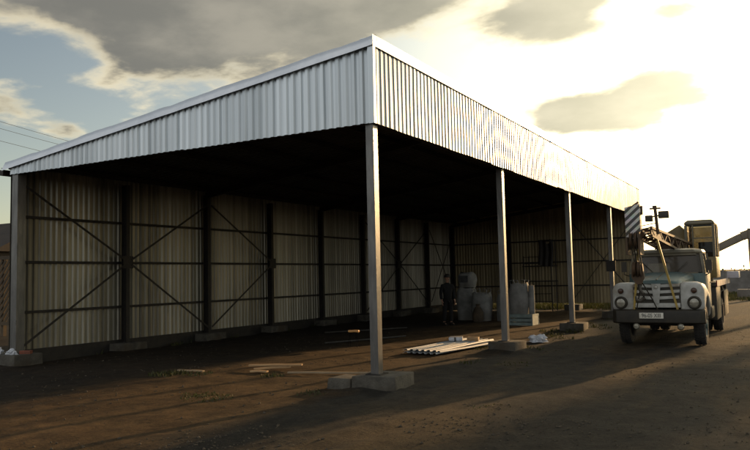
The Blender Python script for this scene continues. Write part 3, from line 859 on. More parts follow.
# interior: seat, wheel, dash paper
b = MB(); b.box(-0.72, 0.72, 2.5, 3.0, 1.2, 1.70); b.box(-0.72, 0.72, 2.78, 3.02, 1.70, 1.98)
b.build('bench_seat', M_seat, cab, bevel=0.04)
b = MB(); b.lathe((0.38, 2.2, 1.66), (0, -0.6, 0.8), [(0.0, 0.19), (0.012, 0.205), (0.0, 0.22), (-0.012, 0.205), (0.0, 0.19)], 24); b.tube([(0.38, 2.2, 1.66), (0.38, 2.0, 1.5)], 0.02, 6)
b.bar((0.18, 2.2, 1.66), (0.58, 2.2, 1.66), 0.02, 0.015)
b.build('steering_wheel', M_blk, cab, smooth=True)
b = MB(); b.bar((-0.42, 1.86, 1.70), (0.08, 1.86, 1.70), 0.02, 0.02); b.hull8([(-0.45, 1.82, 1.69), (0.1, 1.82, 1.69), (0.1, 1.85, 1.69), (-0.45, 1.85, 1.69), (-0.43, 1.90, 1.92), (0.08, 1.90, 1.92), (0.08, 1.92, 1.92), (-0.43, 1.92, 1.92)])
b.build('windscreen_card', M_plate, cab)
# wipers
b = MB(); b.bar((-0.3, 1.75, 1.70), (-0.55, 1.84, 1.95), 0.012, 0.012); b.build('wiper', M_blk, cab)
b = MB(); b.bar((0.25, 1.75, 1.70), (0.5, 1.84, 1.95), 0.012, 0.012)
b.build('wiper', M_blk, cab)
# deck behind the cab
b = MB(); b.box(-1.0, 1.0, 3.3, 8.5, 1.30, 1.40)
for y in (3.4, 4.6, 6.4, 7.9): b.box(-0.95, 0.95, y, y + 0.1, 1.12, 1.298)
b.box(-0.6, 0.6, 3.3, 8.5, 0.842, 1.118)
deck = b.build('deck', M_blk, tr)
b = MB(); b.box(1.002, 1.03, 3.4, 8.4, 1.29, 1.45); b.box(-1.03, -1.002, 3.4, 8.4, 1.29, 1.45)
b.build('edge_board', M_dash, deck)
for s in (-1, 1):
    b = MB()
    b.loft([[(s * x, y, z) for (y, z) in ((5.45 - 0.62 + t, zz) for t, zz in ((0, 0.75), (0.05, 1.02), (0.3, 1.11), (0.62, 1.115), (0.94, 1.11), (1.19, 1.02), (1.24, 0.75)))] for x in (0.45, 1.0)], False)
    b.build('mudguard', M_blk, tr, smooth=True)
    b = MB(); b.box(min(s * 0.55, s * 1.0), max(s * 0.55, s * 1.0), 3.35, 4.75, 0.42, 1.28)
    b.build('side_locker', M_blk, tr, bevel=0.02)
    b = MB(); b.box(min(s * 0.5, s * 0.99), max(s * 0.5, s * 0.99), 6.2, 7.8, 0.36, 1.11); b.build('side_locker', M_blk, tr, bevel=0.02)
for y in (4.8, 8.0):   # outriggers, folded in
    for s in (-1, 1):
        b = MB(); b.box(min(s * 0.6, s * 0.985), max(s * 0.6, s * 0.985), y - 0.08, y + 0.08, 0.93, 1.08); b.tube([(s * 0.9, y, 0.93), (s * 0.9, y, 0.62)], 0.05, 10); b.lathe((s * 0.9, y, 0.58), (0, 0, 1), [(0, 0.0), (0, 0.09), (0.03, 0.09), (0.05, 0.05)], 14)
        b.build('outrigger', M_blk, tr)
b = MB(); b.box(0.98, 1.32, 8.0, 8.75, 1.452, 1.66)
b.build('toolbox', M_pale, tr, bevel=0.02)
# turntable and machinery house
b = MB(); b.lathe((0.05, 5.6, 1.40), (0, 0, 1), [(0.0, 0.0), (0.0, 0.72), (0.1, 0.72), (0.1, 0.62), (0.2, 0.62), (0.2, 0.0)], 28)
b.build('turntable', M_blk, tr)
b = MB(); b.prism([(-0.75, 1.61), (-0.75, 2.5), (-0.42, 2.84), (-0.03, 3.07), (0.10, 2.9), (0.12, 2.3), (0.12, 1.61)], 1, 5.3, 7.2)
hs = b.build('machinery_house', M_olive, tr, bevel=0.03)
b = MB()
for i in range(7): b.box(-0.7, -0.1, 5.275, 5.297, 1.75 + i * 0.09, 1.80 + i * 0.09)
b.build('louvre', M_brown, hs)
# crane operator cab
cx0, cx1, cy0, cy1 = 0.14, 0.93, 4.85, 6.1
b = MB()
b.box(cx0, cx1, cy0, cy1, 1.50, 2.10)
cc = b.build('crane_cab', M_olive, tr, bevel=0.04)
b = MB(); b.loft([rrect(cx0, cx1, cy0 - 0.02, cy1, 0.1, 0)], False) if False else None
b = MB(); b.loft([[(x, y, 3.02) for x, y in ((cx0, cy0 - 0.02), (cx1, cy0 - 0.02), (cx1, cy1), (cx0, cy1))], [(x, y, 3.09) for x, y in ((cx0, cy0 - 0.03), (cx1, cy0 - 0.03), (cx1, cy1), (cx0, cy1))],
                 [(x, y, 3.16) for x, y in ((cx0 + 0.08, cy0 + 0.05), (cx1 - 0.08, cy0 + 0.05), (cx1 - 0.08, cy1 - 0.08), (cx0 + 0.08, cy1 - 0.08))]])
b.build('roof', M_roofp, cc, bevel=0.03)
for (x, y) in ((cx0 + 0.035, cy0 + 0.03), (cx1 - 0.035, cy0 + 0.03), (cx0 + 0.035, cy1 - 0.035), (cx1 - 0.035, cy1 - 0.035), (cx1 - 0.025, cy0 + 0.6)):
    b = MB(); b.box(x - 0.035, x + 0.035, y - 0.035, y + 0.035, 2.10, 3.018); b.build('pillar', M_roofp, cc)
b = MB(); b.box(cx0 + 0.20, cx0 + 0.235, cy0 + 0.0, cy0 + 0.05, 2.10, 3.018)
b.box(cx0 + 0.236, cx1 - 0.071, cy0 + 0.0, cy0 + 0.04, 2.62, 2.65)
b.build('window_bar', M_roofp, cc)
b = MB(); b.box(cx0 + 0.07, cx1 - 0.07, cy0 + 0.02, cy0 + 0.026, 2.11, 3.01); b.build('front_window', M_cglass, cc)
b = MB(); b.box(cx0 + 0.07, cx1 - 0.07, cy1 - 0.04, cy1 - 0.034, 2.11, 3.01); b.build('rear_window', M_cglass, cc)
b = MB(); b.box(cx1 - 0.03, cx1 - 0.024, cy0 + 0.07, cy1 - 0.07, 2.11, 3.01); b.build('side_window', M_cglass, cc)
b = MB(); b.box(cx0 + 0.27, cx1 - 0.1, cy0 + 0.45, cy0 + 0.95, 2.1, 2.25); b.box(cx0 + 0.27, cx1 - 0.12, cy0 + 0.85, cy0 + 0.97, 2.25, 2.55)
b.prism([(cx0 + 0.3, 2.1), (cx1 - 0.08, 2.1), (cx1 - 0.08, 2.42), (cx1 - 0.3, 2.45), (cx0 + 0.42, 2.28)], 1, cy0 + 0.12, cy0 + 0.35)
b.build('control_seat', M_seat, cc, bevel=0.03)
# boom: lattice of four chords
A0 = Vector((0.10, 5.0, 2.28)); A1 = Vector((-0.12, -0.55, 2.61))
def boom_c(t, sx, sz):
    p = A0.lerp(A1, t)
    hw = 0.22 - 0.05 * t; hh = 0.19 - 0.10 * t
    return p + Vector((sx * hw, 0, sz * hh))
b = MB()
for sx in (-1, 1):
    for sz in (-1, 1):
        b.bar(boom_c(0, sx, sz), boom_c(1, sx, sz), 0.055, 0.055)
NB = 12
for i in range(NB):
    t0, t1 = i / NB, (i + 1) / NB
    for sx in (-1, 1):
        s = 1 if i % 2 else -1
        b.bar(boom_c(t0, sx, -s), boom_c(t1, sx, s), 0.03, 0.03)
    for sz in (-1, 1):
        s = 1 if i % 2 else -1
        b.bar(boom_c(t0, -s, sz), boom_c(t1, s, sz), 0.03, 0.03)
    b.bar(boom_c(t0, -1, 1), boom_c(t0, 1, 1), 0.03, 0.03); b.bar(boom_c(t0, -1, -1), boom_c(t0, 1, -1), 0.03, 0.03)
for sx in (-1, 1):
    b.hull8([boom_c(0.8, sx, -1) - Vector((0.006, 0, 0)), boom_c(0.8, sx, -1) + Vector((0.006, 0, 0)), boom_c(1, sx, -1) + Vector((0.006, 0, 0)), boom_c(1, sx, -1) - Vector((0.006, 0, 0)),
             boom_c(0.8, sx, 1) - Vector((0.006, 0, 0)), boom_c(0.8, sx, 1) + Vector((0.006, 0, 0)), boom_c(1, sx, 1) + Vector((0.006, 0, 0)), boom_c(1, sx, 1) - Vector((0.006, 0, 0))])
boom = b.build('boom', M_brown, tr)
# boom head: sheaves, striped box, flood lamp mast
b = MB()
for x in (-0.36, -0.26):
    b.lathe((x, -0.62, 2.42), (1, 0, 0), [(-0.03, 0.0), (-0.03, 0.2), (-0.01, 0.17), (0.01, 0.17), (0.03, 0.2), (0.03, 0.0)], 22)
b.box(-0.46, -0.42, -0.8, -0.3, 2.1, 2.5); b.box(-0.2, -0.16, -0.8, -0.3, 2.1, 2.62)
b.bar((-0.3, -0.45, 2.45), (-0.1, -0.5, 2.6), 0.1, 0.12)
b.build('boom_head', M_brown, tr, smooth=True)
b = MB(); b.hull8([(-0.475, -0.66, 2.45), (-0.165, -0.66, 2.47), (-0.165, -0.36, 2.47), (-0.475, -0.36, 2.45), (-0.485, -0.66, 3.17), (-0.155, -0.66, 3.24), (-0.155, -0.36, 3.24), (-0.485, -0.36, 3.17)])
b.build('striped_head_guard', M_stripe, tr, bevel=0.012)
b = MB(); b.bar((-0.33, -0.5, 3.2), (-0.2, -0.5, 3.29), 0.05, 0.04); b.bar((-0.14, -0.5, 3.2), (-0.14, -0.5, 3.0), 0.04, 0.05); b.bar((-0.15, -0.5, 2.75), (0.12, -0.4, 2.80), 0.02, 0.02)
b.build('guard_bracket', M_brown, tr)
b = MB(); b.tube([(0.17, -0.4, 2.55), (0.15, -0.4, 2.85), (0.13, -0.4, 3.16)], 0.035, 8); b.bar((0.02, -0.4, 3.13), (0.25, -0.4, 3.13), 0.06, 0.035)
b.bar((0.08, -0.4, 3.17), (0.17, -0.4, 3.17), 0.05, 0.05); b.bar((-0.06, -0.4, 2.93), (0.42, -0.4, 3.0), 0.035, 0.03)
mast = b.build('lamp_mast', M_brown, tr)
for (x0, x1, z0, z1) in ((0.2, 0.42, 2.90, 3.06), (-0.08, 0.08, 2.84, 2.98)):
    b = MB(); b.box(x0, x1, -0.48, -0.36, z0, z1)
    b.build('flood_lamp', M_blk, mast, bevel=0.015)
# hoist ropes and hook block hanging in front of the radiator
b = MB()
for x in (-0.36, -0.31, -0.26, -0.21):
    b.tube([(x, -0.78, 2.42), (x + 0.04, -0.6, 1.85)], 0.012, 6)
b.build('hoist_rope', M_blk, tr)
b = MB(); b.tube([(-0.2, -0.55, 1.5), (-0.05, -0.2, 1.1), (0.03, -0.06, 0.86)], 0.014, 6); b.build('tie_rope', M_blk, tr)
b = MB(); b.tube([(-0.2, -0.55, 1.5), (-0.35, -0.2, 1.1), (-0.42, -0.06, 0.87)], 0.014, 6)
b.build('tie_rope', M_blk, tr)
b = MB()
for x in (-0.32, -0.22):
    b.lathe((x, -0.6, 1.78), (1, 0, 0), [(-0.035, 0.0), (-0.035, 0.19), (-0.01, 0.16), (0.01, 0.16), (0.035, 0.19), (0.035, 0.0)], 20)
b.prism([(-0.38, 1.9), (-0.16, 1.9), (-0.13, 1.6), (-0.2, 1.45), (-0.3, 1.45), (-0.4, 1.6)], 1, -0.66, -0.54)
hk = b.build('hook_block', M_brown, tr, smooth=False)
b = MB(); b.tube([(-0.25, -0.6, 1.46), (-0.24, -0.6, 1.32), (-0.17, -0.6, 1.24), (-0.16, -0.6, 1.14), (-0.24, -0.6, 1.07), (-0.32, -0.6, 1.10), (-0.34, -0.6, 1.18)], [0.035, 0.035, 0.04, 0.045, 0.045, 0.035, 0.015], 8)
b.build('hook', M_blk, hk, smooth=True)
# stay rods between the bumper and the boom
for (p0, p1) in (((0.44, 0.08, 0.86), (0.07, 0.02, 2.50)), ((-0.50, 0.08, 0.86), (-0.30, 0.02, 2.50))):
    b = MB(); b.bar(p0, p1, 0.05, 0.045, up=(1, 0, 0)); b.build('stay_rod', M_rod, tr)

# ------------------------------------------------------------------ things in and around the shed
M_bag = mat('bag_fabric', (0.27, 0.27, 0.25), (0.17, 0.17, 0.16), 0.8, 0, 3.0, bump=0.4, bscale=10, dirt=(0.16, 0.15, 0.13))
M_bagd = mat('bag_print', (0.05, 0.05, 0.052), (0.08, 0.08, 0.08), 0.8, 0, 4.0)
M_sack = mat('brown_sack', (0.10, 0.075, 0.045), (0.06, 0.045, 0.03), 0.9, 0, 5.0, bump=0.4)
M_tealc = mat('pale_teal_paint', (0.22, 0.28, 0.26), (0.15, 0.19, 0.18), 0.6, 0, 4.0)
M_wood = mat('sawn_wood', (0.42, 0.27, 0.13), (0.28, 0.17, 0.08), 0.75, 0, 5.0, stretch=(0.6, 8, 8), bump=0.2)
M_shade_black = mat('shade_black', (0.008, 0.007, 0.006), (0.012, 0.010, 0.008), 0.95, 0, 8.0, spec=0.1)  # near-black so the trestle legs vanish, shade put into the colour
M_wood_o = mat('sunlit_orange_wood', (0.62, 0.33, 0.10), (0.50, 0.26, 0.08), 0.4, 0, 6.0)  # brighter and more orange than the other boards, sunlight put into the colour
M_woodp = mat('pale_wood', (0.30, 0.225, 0.135), (0.20, 0.145, 0.085), 0.75, 0, 5.0, stretch=(0.6, 8, 8))
M_whitesheet = mat('white_sheet_paint', (0.36, 0.375, 0.375), (0.29, 0.30, 0.295), 0.55, 0.0, 3.0, dirt=(0.36, 0.31, 0.22))
M_film = mat('plastic_film', (0.55, 0.57, 0.60), (0.42, 0.43, 0.45), 0.25, 0, 6.0, spec=0.7)
M_pipe = mat('dull_pipe', (0.07, 0.065, 0.055), (0.045, 0.04, 0.035), 0.5, 0.4, 6.0)
M_brick = mat('red_brick', (0.22, 0.07, 0.04), (0.14, 0.05, 0.03), 0.9, 0, 8.0, bump=0.4)

def bulk_bag(name, label, x, y, z, w, d, h, rz, seed, group='white bulk bags stored in the shed', loops=True, panel=False):
    t = thing(name, label, 'bulk bag', (x, y, z), rz, group)
    rnd = random.Random(seed)
    secs = []
    for i in range(9):
        q = i / 8
        bul = 0.90 + 0.12 * math.sin(math.pi * min(1, q * 1.05)) - (0.10 if i == 8 else 0)
        ring = []
        for k in range(24):
            a = 2 * math.pi * k / 24
            ca, sa = math.cos(a), math.sin(a)
            p = 3.2
            r = (abs(ca) ** p + abs(sa) ** p) ** (-1 / p)
            nz = 0.10 * mnoise.noise(Vector((ca * 1.5 + seed, sa * 1.5, q * 2.2))) + 0.035 * mnoise.noise(Vector((ca * 5 + seed, sa * 5, q * 6)))
            ring.append((ca * r * (w / 2) * (bul + nz), sa * r * (d / 2) * (bul + nz), h * q + 0.09 * q * mnoise.noise(Vector((ca * 1.4, sa * 1.4 + seed, q)))))
        secs.append(ring)
    b = MB(); b.loft(secs)
    body = b.build('bag', M_bag, t, smooth=True, angle=70)
    if loops:
        for sx in (-1, 1):
            for sy in (-1, 1):
                b = MB()
                px, py = sx * w * 0.36, sy * d * 0.36
                b.tube([(px, py, h * 0.93), (px + 0.02 * sx, py, h + 0.12), (px - sx * 0.1, py, h + 0.15 + rnd.uniform(-0.04, 0.04)), (px - sx * 0.16, py, h * 0.93)], 0.02, 6)
                b.build('lifting_loop', M_bag, t, smooth=True)
    if panel:
        b = MB(); b.box(-w * 0.30, w * 0.30, -d / 2 * 1.06, -d / 2 * 1.03, h * 0.35, h * 0.82)
        b.build('printed_panel', M_bagd, t)
    return t
bulk_bag('bulk_bag', 'tall white bulk bag beside the dark-clothed person, with a smaller bag on top', -10.85, 26.3, gh(-10.85, 26.3), 0.74, 0.74, 1.24, 0.1, 1, loops=False)
bulk_bag('bulk_bag', 'small white bag with a dark printed panel sitting on the tall white bulk bag', -10.80, 26.3, 1.25, 0.66, 0.62, 0.56, -0.12, 2, loops=False, panel=True)
bulk_bag('bulk_bag', 'white bulk bag with a brown sack leaning on its front', -10.0, 25.7, gh(-10.0, 25.7), 0.74, 0.74, 1.05, 0.05, 3)
bulk_bag('bulk_bag', 'white bulk bag standing on the pale teal crate behind the second front post', -7.93, 23.95, 0.375, 0.66, 0.6, 1.02, 0.0, 4)
t = bulk_bag('bulk_bag', 'greyish bulk bag half hidden behind the second front post', -9.15, 26.0, gh(-9.15, 26.0), 0.7, 0.7, 1.0, 0.2, 5)
# brown sack
t = thing('sack', 'slumped brown sack leaning against the white bulk bag', 'sack', (-9.95, 25.15, gh(-9.95, 25.15)), 0.2)
b = MB(); b.loft([[(rx * math.cos(2 * math.pi * k / 16), rx * 0.75 * math.sin(2 * math.pi * k / 16) + 0.05 * z, z) for k in range(16)] for (z, rx) in ((0, 0.17), (0.12, 0.22), (0.35, 0.2), (0.52, 0.12), (0.57, 0.05), (0.66, 0.09))])
b.build('bag', M_sack, t, smooth=True)
b = MB(); b.tube([(0.055 * math.cos(a * 0.7), 0.04 + 0.05 * math.sin(a * 0.7), 0.57) for a in range(10)], 0.01, 5)
b.build('tie', M_woodp, t)
# roll beside the bag
t = thing('film_roll', 'narrow upright white roll beside the bulk bag on the teal crate', 'roll', (-7.50, 23.9, 0.375))
b = MB(); b.tube([(0, 0, 0), (0, 0, 0.96)], 0.10, 16); b.build('film', M_bag, t, smooth=True, angle=40)
b = MB(); b.tube([(0, 0, 0.5), (0, 0, 1.0)], 0.035, 10); b.build('core', M_woodp, t, smooth=True, angle=40)
# teal crate
t = thing('crate', 'low pale teal slatted crate carrying a white bulk bag', 'crate', (-7.8, 23.9, gh(-7.8, 23.9) + 0.01))
for z in (0.0, 0.13, 0.26):
    b = MB(); b.box(-0.42, 0.42, -0.36, -0.335, z, z + 0.10); b.build('slat', M_tealc, t)
    b = MB(); b.box(-0.42, 0.42, 0.335, 0.36, z, z + 0.10); b.build('slat', M_tealc, t)
b = MB(); b.box(-0.42, 0.42, -0.33, 0.33, 0.33, 0.37); b.build('top_board', M_tealc, t)
for sx in (-1, 1):
    b = MB(); b.box(sx * 0.38 - 0.03, sx * 0.38 + 0.03, -0.33, 0.33, 0, 0.325); b.build('side_board', M_tealc, t)

# scaffold against the end wall
t = thing('scaffold', 'thin dark steel scaffold frame with boards against the far end wall', 'scaffold', (-9.9, 33.0, gh(-9.9, 33)))
for sx in (-1, 1):
    for sy in (-1, 1):
        b = MB(); b.tube([(sx * 0.64, sy * 0.4, 0), (sx * 0.64, sy * 0.4, 2.55 if sx < 0 else 3.3)], 0.025, 8); b.build('upright', M_dark, t)
for z in (0.45, 0.8, 1.15, 2.2, 2.5):
    b = MB(); b.tube([(-0.64, -0.4, z), (0.64, -0.4, z)], 0.018, 6); b.build('rail', M_dark, t)
for z in (1.35, 2.05):
    b = MB(); b.box(-0.72, 0.72, -0.38, 0.38, z, z + 0.05); b.build('platform_board', M_dark, t)
t2 = thing('tarpaulin', 'dark tarpaulin hung over the top rails of the scaffold', 'tarpaulin', (-9.75, 32.57, 2.12))
vv, ff = [], []
for i in range(15):
    for j in range(9):
        u, v = i / 14, j / 8
        vv.append(((u - 0.5) * 0.66 + 0.28 + 0.03 * math.sin(v * 5), -0.03 * math.sin(u * 16) - 0.02, (1 - v) * (1.12 - 0.18 * math.sin(u * 3.1) * (u > 0.5)) - 0.1 * u * v))
for i in range(14):
    for j in range(8):
        a = i * 9 + j
        ff.append((a, a + 9, a + 10, a + 1))
mesh_obj('cloth', vv, ff, M_dark, t2, smooth=True)
b = MB(); b.tube([(-0.05, 0.0, 1.13), (0.65, 0.0, 1.13)], 0.018, 6); b.build('hanging_rail', M_dark, t2)

# corrugated sheets lying on the ground
hx, hy = Vector((0.126, 0.992, 0)), Vector((0.992, -0.126, 0))
def flat_sheet(label, ox, oy, z, ln, rz):
    wv, wf = [], []
    prof = []
    u = -0.40
    while u < 0.40:
        prof += [(u, 0), (u + 0.045, 0), (u + 0.06, 0.03), (u + 0.12, 0.03), (u + 0.135, 0)]
        u += 0.15
    for (pu, ph) in prof:
        for k in range(5):
            v = k / 4
            wv.append((pu, v * ln, ph + 0.01 * math.sin(v * 4 + z * 50)))
    for i in range(len(prof) - 1):
        for k in range(4):
            a = i * 5 + k
            wf.append((a, a + 5, a + 6, a + 1))
    o = mesh_obj('corrugated_sheet', wv, wf, M_whitesheet)
    o.location = (ox, oy, z); o.rotation_euler = (0, 0, rz)
    sol = o.modifiers.new('thickness', 'SOLIDIFY'); sol.thickness = 0.003
    return tag(o, label, 'metal sheet', 'white corrugated sheets lying on the ground')
flat_sheet('lowest white corrugated sheet of the small stack on the ground', -7.18, 14.45, 0.02, 2.75, R(-7))
flat_sheet('middle white corrugated sheet of the small stack on the ground', -7.14, 14.6, 0.055, 2.75, R(-8.2))
flat_sheet('top white corrugated sheet of the stack, with two bundles lying on it', -7.20, 14.5, 0.09, 2.8, R(-6.2))
t = thing('wrapped_bundle', 'short white plastic-wrapped bundle on the stacked corrugated sheets', 'bundle', (-7.06, 16.6, 0.125), R(20))
b = MB(); b.box(-0.26, 0.06, -0.2, 0.2, 0, 0.09, 0, 0.01); b.build('wrapping', M_film, t, bevel=0.02)
b = MB(); b.box(-0.13, -0.09, -0.21, 0.21, 0.001, 0.096); b.build('strap', M_pipe, t)
t = thing('wooden_block', 'tan wooden block beside the white bundle on the stacked sheets', 'block', (-6.78, 16.72, 0.125), R(14))
b = MB(); b.box(-0.12, 0.16, -0.16, 0.16, 0, 0.085, 0, 0.006); b.build('timber', M_wood, t, bevel=0.008)

def crumple(name, label, x, y, z, r, h, m, seed, cat='plastic film', group=None):
    bm = bmesh.new()
    bmesh.ops.create_icosphere(bm, subdivisions=4, radius=1.0)
    for v in bm.verts:
        d = v.co.copy()
        k = 0.75 + 0.55 * mnoise.noise(d * 1.6 + Vector((seed, 0, 0))) + 0.35 * abs(mnoise.noise(d * 4.3 + Vector((0, seed, 0)))) 
        v.co = Vector((d.x * k * r, d.y * k * r * 0.8, max(d.z, -0.15) * k * h + 0.1 * h))
    me = bpy.data.meshes.new(name); bm.to_mesh(me); bm.free(); me.materials.append(m)
    o = bpy.data.objects.new(name, me); C.objects.link(o); o.location = (x, y, z)
    return tag(o, label, cat, group)
crumple('plastic_film', 'crumpled clear plastic film on the ground right of the second post footing', -5.55, 18.05, 0.02, 0.34, 0.16, M_film, 3.0)
crumple('plastic_film', 'small white scrap of film against the second post footing', -6.0, 16.38, 0.0, 0.14, 0.10, M_film, 5.0)
crumple('plastic_film', 'white film scrap on the footing, left of the left corner post', BX - 0.28, AY - 0.26, 0.27, 0.14, 0.12, M_film, 8.0)
crumple('plastic_film', 'white film scrap on the footing just right of the left corner post', BX + 0.24, AY - 0.26, 0.27, 0.13, 0.12, M_film, 9.0)
t = thing('brick', 'red brick lying on the footing of the left corner post', 'brick', (BX + 0.40, AY - 0.05, 0.262), 0.5)
b = MB(); b.box(-0.12, 0.12, -0.06, 0.06, 0, 0.07, 0, 0.003); b.build('clay', M_brick, t, bevel=0.006)

# loose stones and clods: nobody would count them
def stones(n, seed):
    rnd = random.Random(seed)
    v, f = [], []
    oct_f = ((0, 2, 4), (2, 1, 4), (1, 3, 4), (3, 0, 4), (2, 0, 5), (1, 2, 5), (3, 1, 5), (0, 3, 5))
    for _ in range(n):
        d = rnd.uniform(3.5, 9) if rnd.random() < 0.6 else rnd.uniform(9, 24)
        a = rnd.uniform(-1.15, 0.15)
        x, y = d * math.sin(a), d * math.cos(a)
        if mnoise.noise(Vector((x * 0.5, y * 0.5, 40.0))) < rnd.uniform(-0.35, 0.25): continue
        r = rnd.choice((0.006, 0.007, 0.009, 0.009, 0.012, 0.018)) * rnd.uniform(0.7, 1.3)
        z = gh(x, y) + r * 0.25
        i = len(v)
        for q in ((1, 0, 0), (-1, 0, 0), (0, 1, 0), (0, -1, 0), (0, 0, 0.75), (0, 0, -0.6)):
            k = r * rnd.uniform(0.7, 1.3)
            v.append((x + q[0] * k + rnd.uniform(-.3, .3) * r, y + q[1] * k + rnd.uniform(-.3, .3) * r, z + q[2] * k))
        f += [tuple(i + t for t in tri) for tri in oct_f]
    return v, f
M_stone = mat('dusty_stone', (0.085, 0.066, 0.042), (0.05, 0.040, 0.028), 0.95, 0, 9.0)
v, f = stones(16000, 5)
tag(mesh_obj('gravel', v, f, M_stone), 'loose stones and clods scattered over the dirt yard', None, None, 'stuff')
# boards on the ground
def board(label, x, y, z, ln, w, h, rz, m, tilt=0.0, group='loose boards lying on the ground'):
    b = MB()
    n = 6
    secs = []
    for i in range(n + 1):
        u = (i / n - 0.5) * ln
        dz = 0.003 * math.sin(i * 1.3 + x)
        secs.append([(u, -w / 2, dz), (u, w / 2, dz), (u, w / 2, dz + h), (u, -w / 2, dz + h)])
    b.loft(secs)
    o = b.build('board', m, None, bevel=0.004)
    o.location = (x, y, z); o.rotation_euler = (0, tilt, rz)
    return tag(o, label, 'board', group)
board('longest board of the small lit pile of offcuts in front of the first post', -8.66, 11.25, 0.075, 1.05, 0.10, 0.03, R(24), M_wood)
board('short board lying crosswise under the lit pile of offcuts', -8.62, 11.1, 0.04, 0.7, 0.10, 0.03, R(48), M_wood)
board('short stub of board at the near edge of the lit pile of offcuts', -8.66, 10.75, 0.015, 0.35, 0.09, 0.03, R(10), M_wood)
board('long pale board lying between the offcut pile and the first post footing', -7.3, 11.0, 0.02, 1.5, 0.06, 0.03, R(17), M_woodp)
board('single pale board on the ground left of the offcut pile', -10.0, 10.35, 0.02, 0.6, 0.08, 0.025, R(5), M_woodp)
t = thing('trestle', 'low thin-legged dark trestle in the shed carrying a sunlit board', 'trestle', (-9.47, 15.5, 0.0), 0.2)
for sx in (-1, 1):
    b = MB(); b.tube([(sx * 0.12, -0.10, 0), (sx * 0.09, 0, 0.35), (sx * 0.12, 0.10, 0)], 0.006, 6); b.build('leg', M_shade_black, t)
b = MB(); b.box(-0.12, 0.12, -0.02, 0.02, 0.35, 0.376); b.build('beam', M_shade_black, t)
board('short sunlit orange board resting on the low dark trestle in the shed', -9.45, 15.48, 0.378, 0.27, 0.10, 0.05, R(12), M_wood_o)
for (lab, a, c) in (('thin dull pipe lying on the shed floor nearer the back wall', (330, 333), (-12.6, 18.9, -11.0, 21.4)), ('thin dull pipe lying on the shed floor near the first post', (0, 0), (-10.6, 15.9, -9.5, 18.4))):
    x0, y0, x1, y1 = c
    b = MB(); b.tube([(x0, y0, 0.04), ((x0 + x1) / 2, (y0 + y1) / 2, 0.035), (x1, y1, 0.04)], 0.025, 8)
    tag(b.build('steel_pipe', M_pipe, None, smooth=True), lab, 'pipe', 'pipes lying on the shed floor')

# ------------------------------------------------------------------ person in the shed
M_skin = mat('skin', (0.36, 0.20, 0.13), (0.30, 0.17, 0.11), 0.55, 0, 8.0)
M_cloth = mat('dark_jacket', (0.005, 0.005, 0.005), (0.008, 0.008, 0.008), 0.9, 0, 9.0, bump=0.4, bscale=14)
M_trou = mat('dark_trousers', (0.005, 0.005, 0.006), (0.009, 0.008, 0.008), 0.9, 0, 9.0, bump=0.4, bscale=14)
M_hair = mat('dark_hair', (0.014, 0.011, 0.009), (0.022, 0.018, 0.014), 0.7, 0, 20.0)
def skin_obj(name, pts, edges, m, parent, root=0, sub=2):
    me = bpy.data.meshes.new(name)
    me.from_pydata([p[:3] for p in pts], edges, [])
    me.materials.append(m)
    o = bpy.data.objects.new(name, me); C.objects.link(o); o.parent = parent
    sk = o.modifiers.new('skin', 'SKIN'); sk.use_smooth_shade = True; sk.branch_smoothing = 0.4
    if not me.skin_vertices: return o
    for i, p in enumerate(pts):
        d = me.skin_vertices[0].data[i]
        d.radius = (p[3], p[4] if len(p) > 4 else p[3]); d.use_root = (i == root)
    ss = o.modifiers.new('smooth', 'SUBSURF'); ss.levels = sub; ss.render_levels = sub
    return o
pr = thing('person', 'person in dark clothes and cap standing by the white bulk bags inside the shed', 'person', (-10.38, 23.4, gh(-10.38, 23.4)), R(52))
P, Eg = [], []
def pv(*a):
    P.append(a); return len(P) - 1
pel = pv(0, 0, 0.96, 0.10, 0.075); wst = pv(0, 0.0, 1.12, 0.09, 0.065); chs = pv(0, 0.0, 1.34, 0.11, 0.075); nk = pv(0, 0.0, 1.50, 0.055); n2 = pv(0, -0.015, 1.57, 0.055); hd = pv(0, -0.025, 1.66, 0.082, 0.095); tp = pv(0, -0.015, 1.76, 0.062, 0.07)
Eg += [(pel, wst), (wst, chs), (chs, nk), (nk, n2), (n2, hd), (hd, tp)]
for s in (-1, 1):
    sh = pv(s * 0.19, 0, 1.43, 0.06); elb = pv(s * 0.255, 0.03, 1.15, 0.042); wr = pv(s * 0.25, -0.05, 0.90, 0.027); pm = pv(s * 0.252, -0.065, 0.83, 0.022, 0.036)
    Eg += [(chs, sh), (sh, elb), (elb, wr), (wr, pm)]
    for k, (dy, ln) in enumerate(((-0.03, 0.075), (-0.010, 0.088), (0.010, 0.082), (0.03, 0.064))):
        f1 = pv(s * 0.252, -0.065 + dy, 0.79, 0.009); f2 = pv(s * 0.245, -0.07 + dy, 0.79 - ln * 0.55, 0.008); f3 = pv(s * 0.228, -0.075 + dy, 0.79 - ln, 0.007)
        Eg += [(pm, f1), (f1, f2), (f2, f3)]
    t1 = pv(s * 0.24, -0.105, 0.845, 0.010); t2_ = pv(s * 0.225, -0.125, 0.80, 0.008)
    Eg += [(pm, t1), (t1, t2_)]
    hp = pv(s * 0.095, 0, 0.90, 0.09); kn = pv(s * 0.115, -0.02 * s, 0.50, 0.06); an = pv(s * 0.125, 0.03 - 0.03 * s, 0.09, 0.04); toe = pv(s * 0.14, -0.14 - 0.03 * s, 0.035, 0.035)
    Eg += [(pel, hp), (hp, kn), (kn, an), (an, toe)]
skin_obj('body', P, Eg, M_skin, pr)
b = MB(); b.lathe((0, -0.118, 1.645), (0, -1, -0.25), [(-0.02, 0.018), (0.01, 0.012), (0.022, 0.0)], 10)
b.build('nose', M_skin, pr, smooth=True)
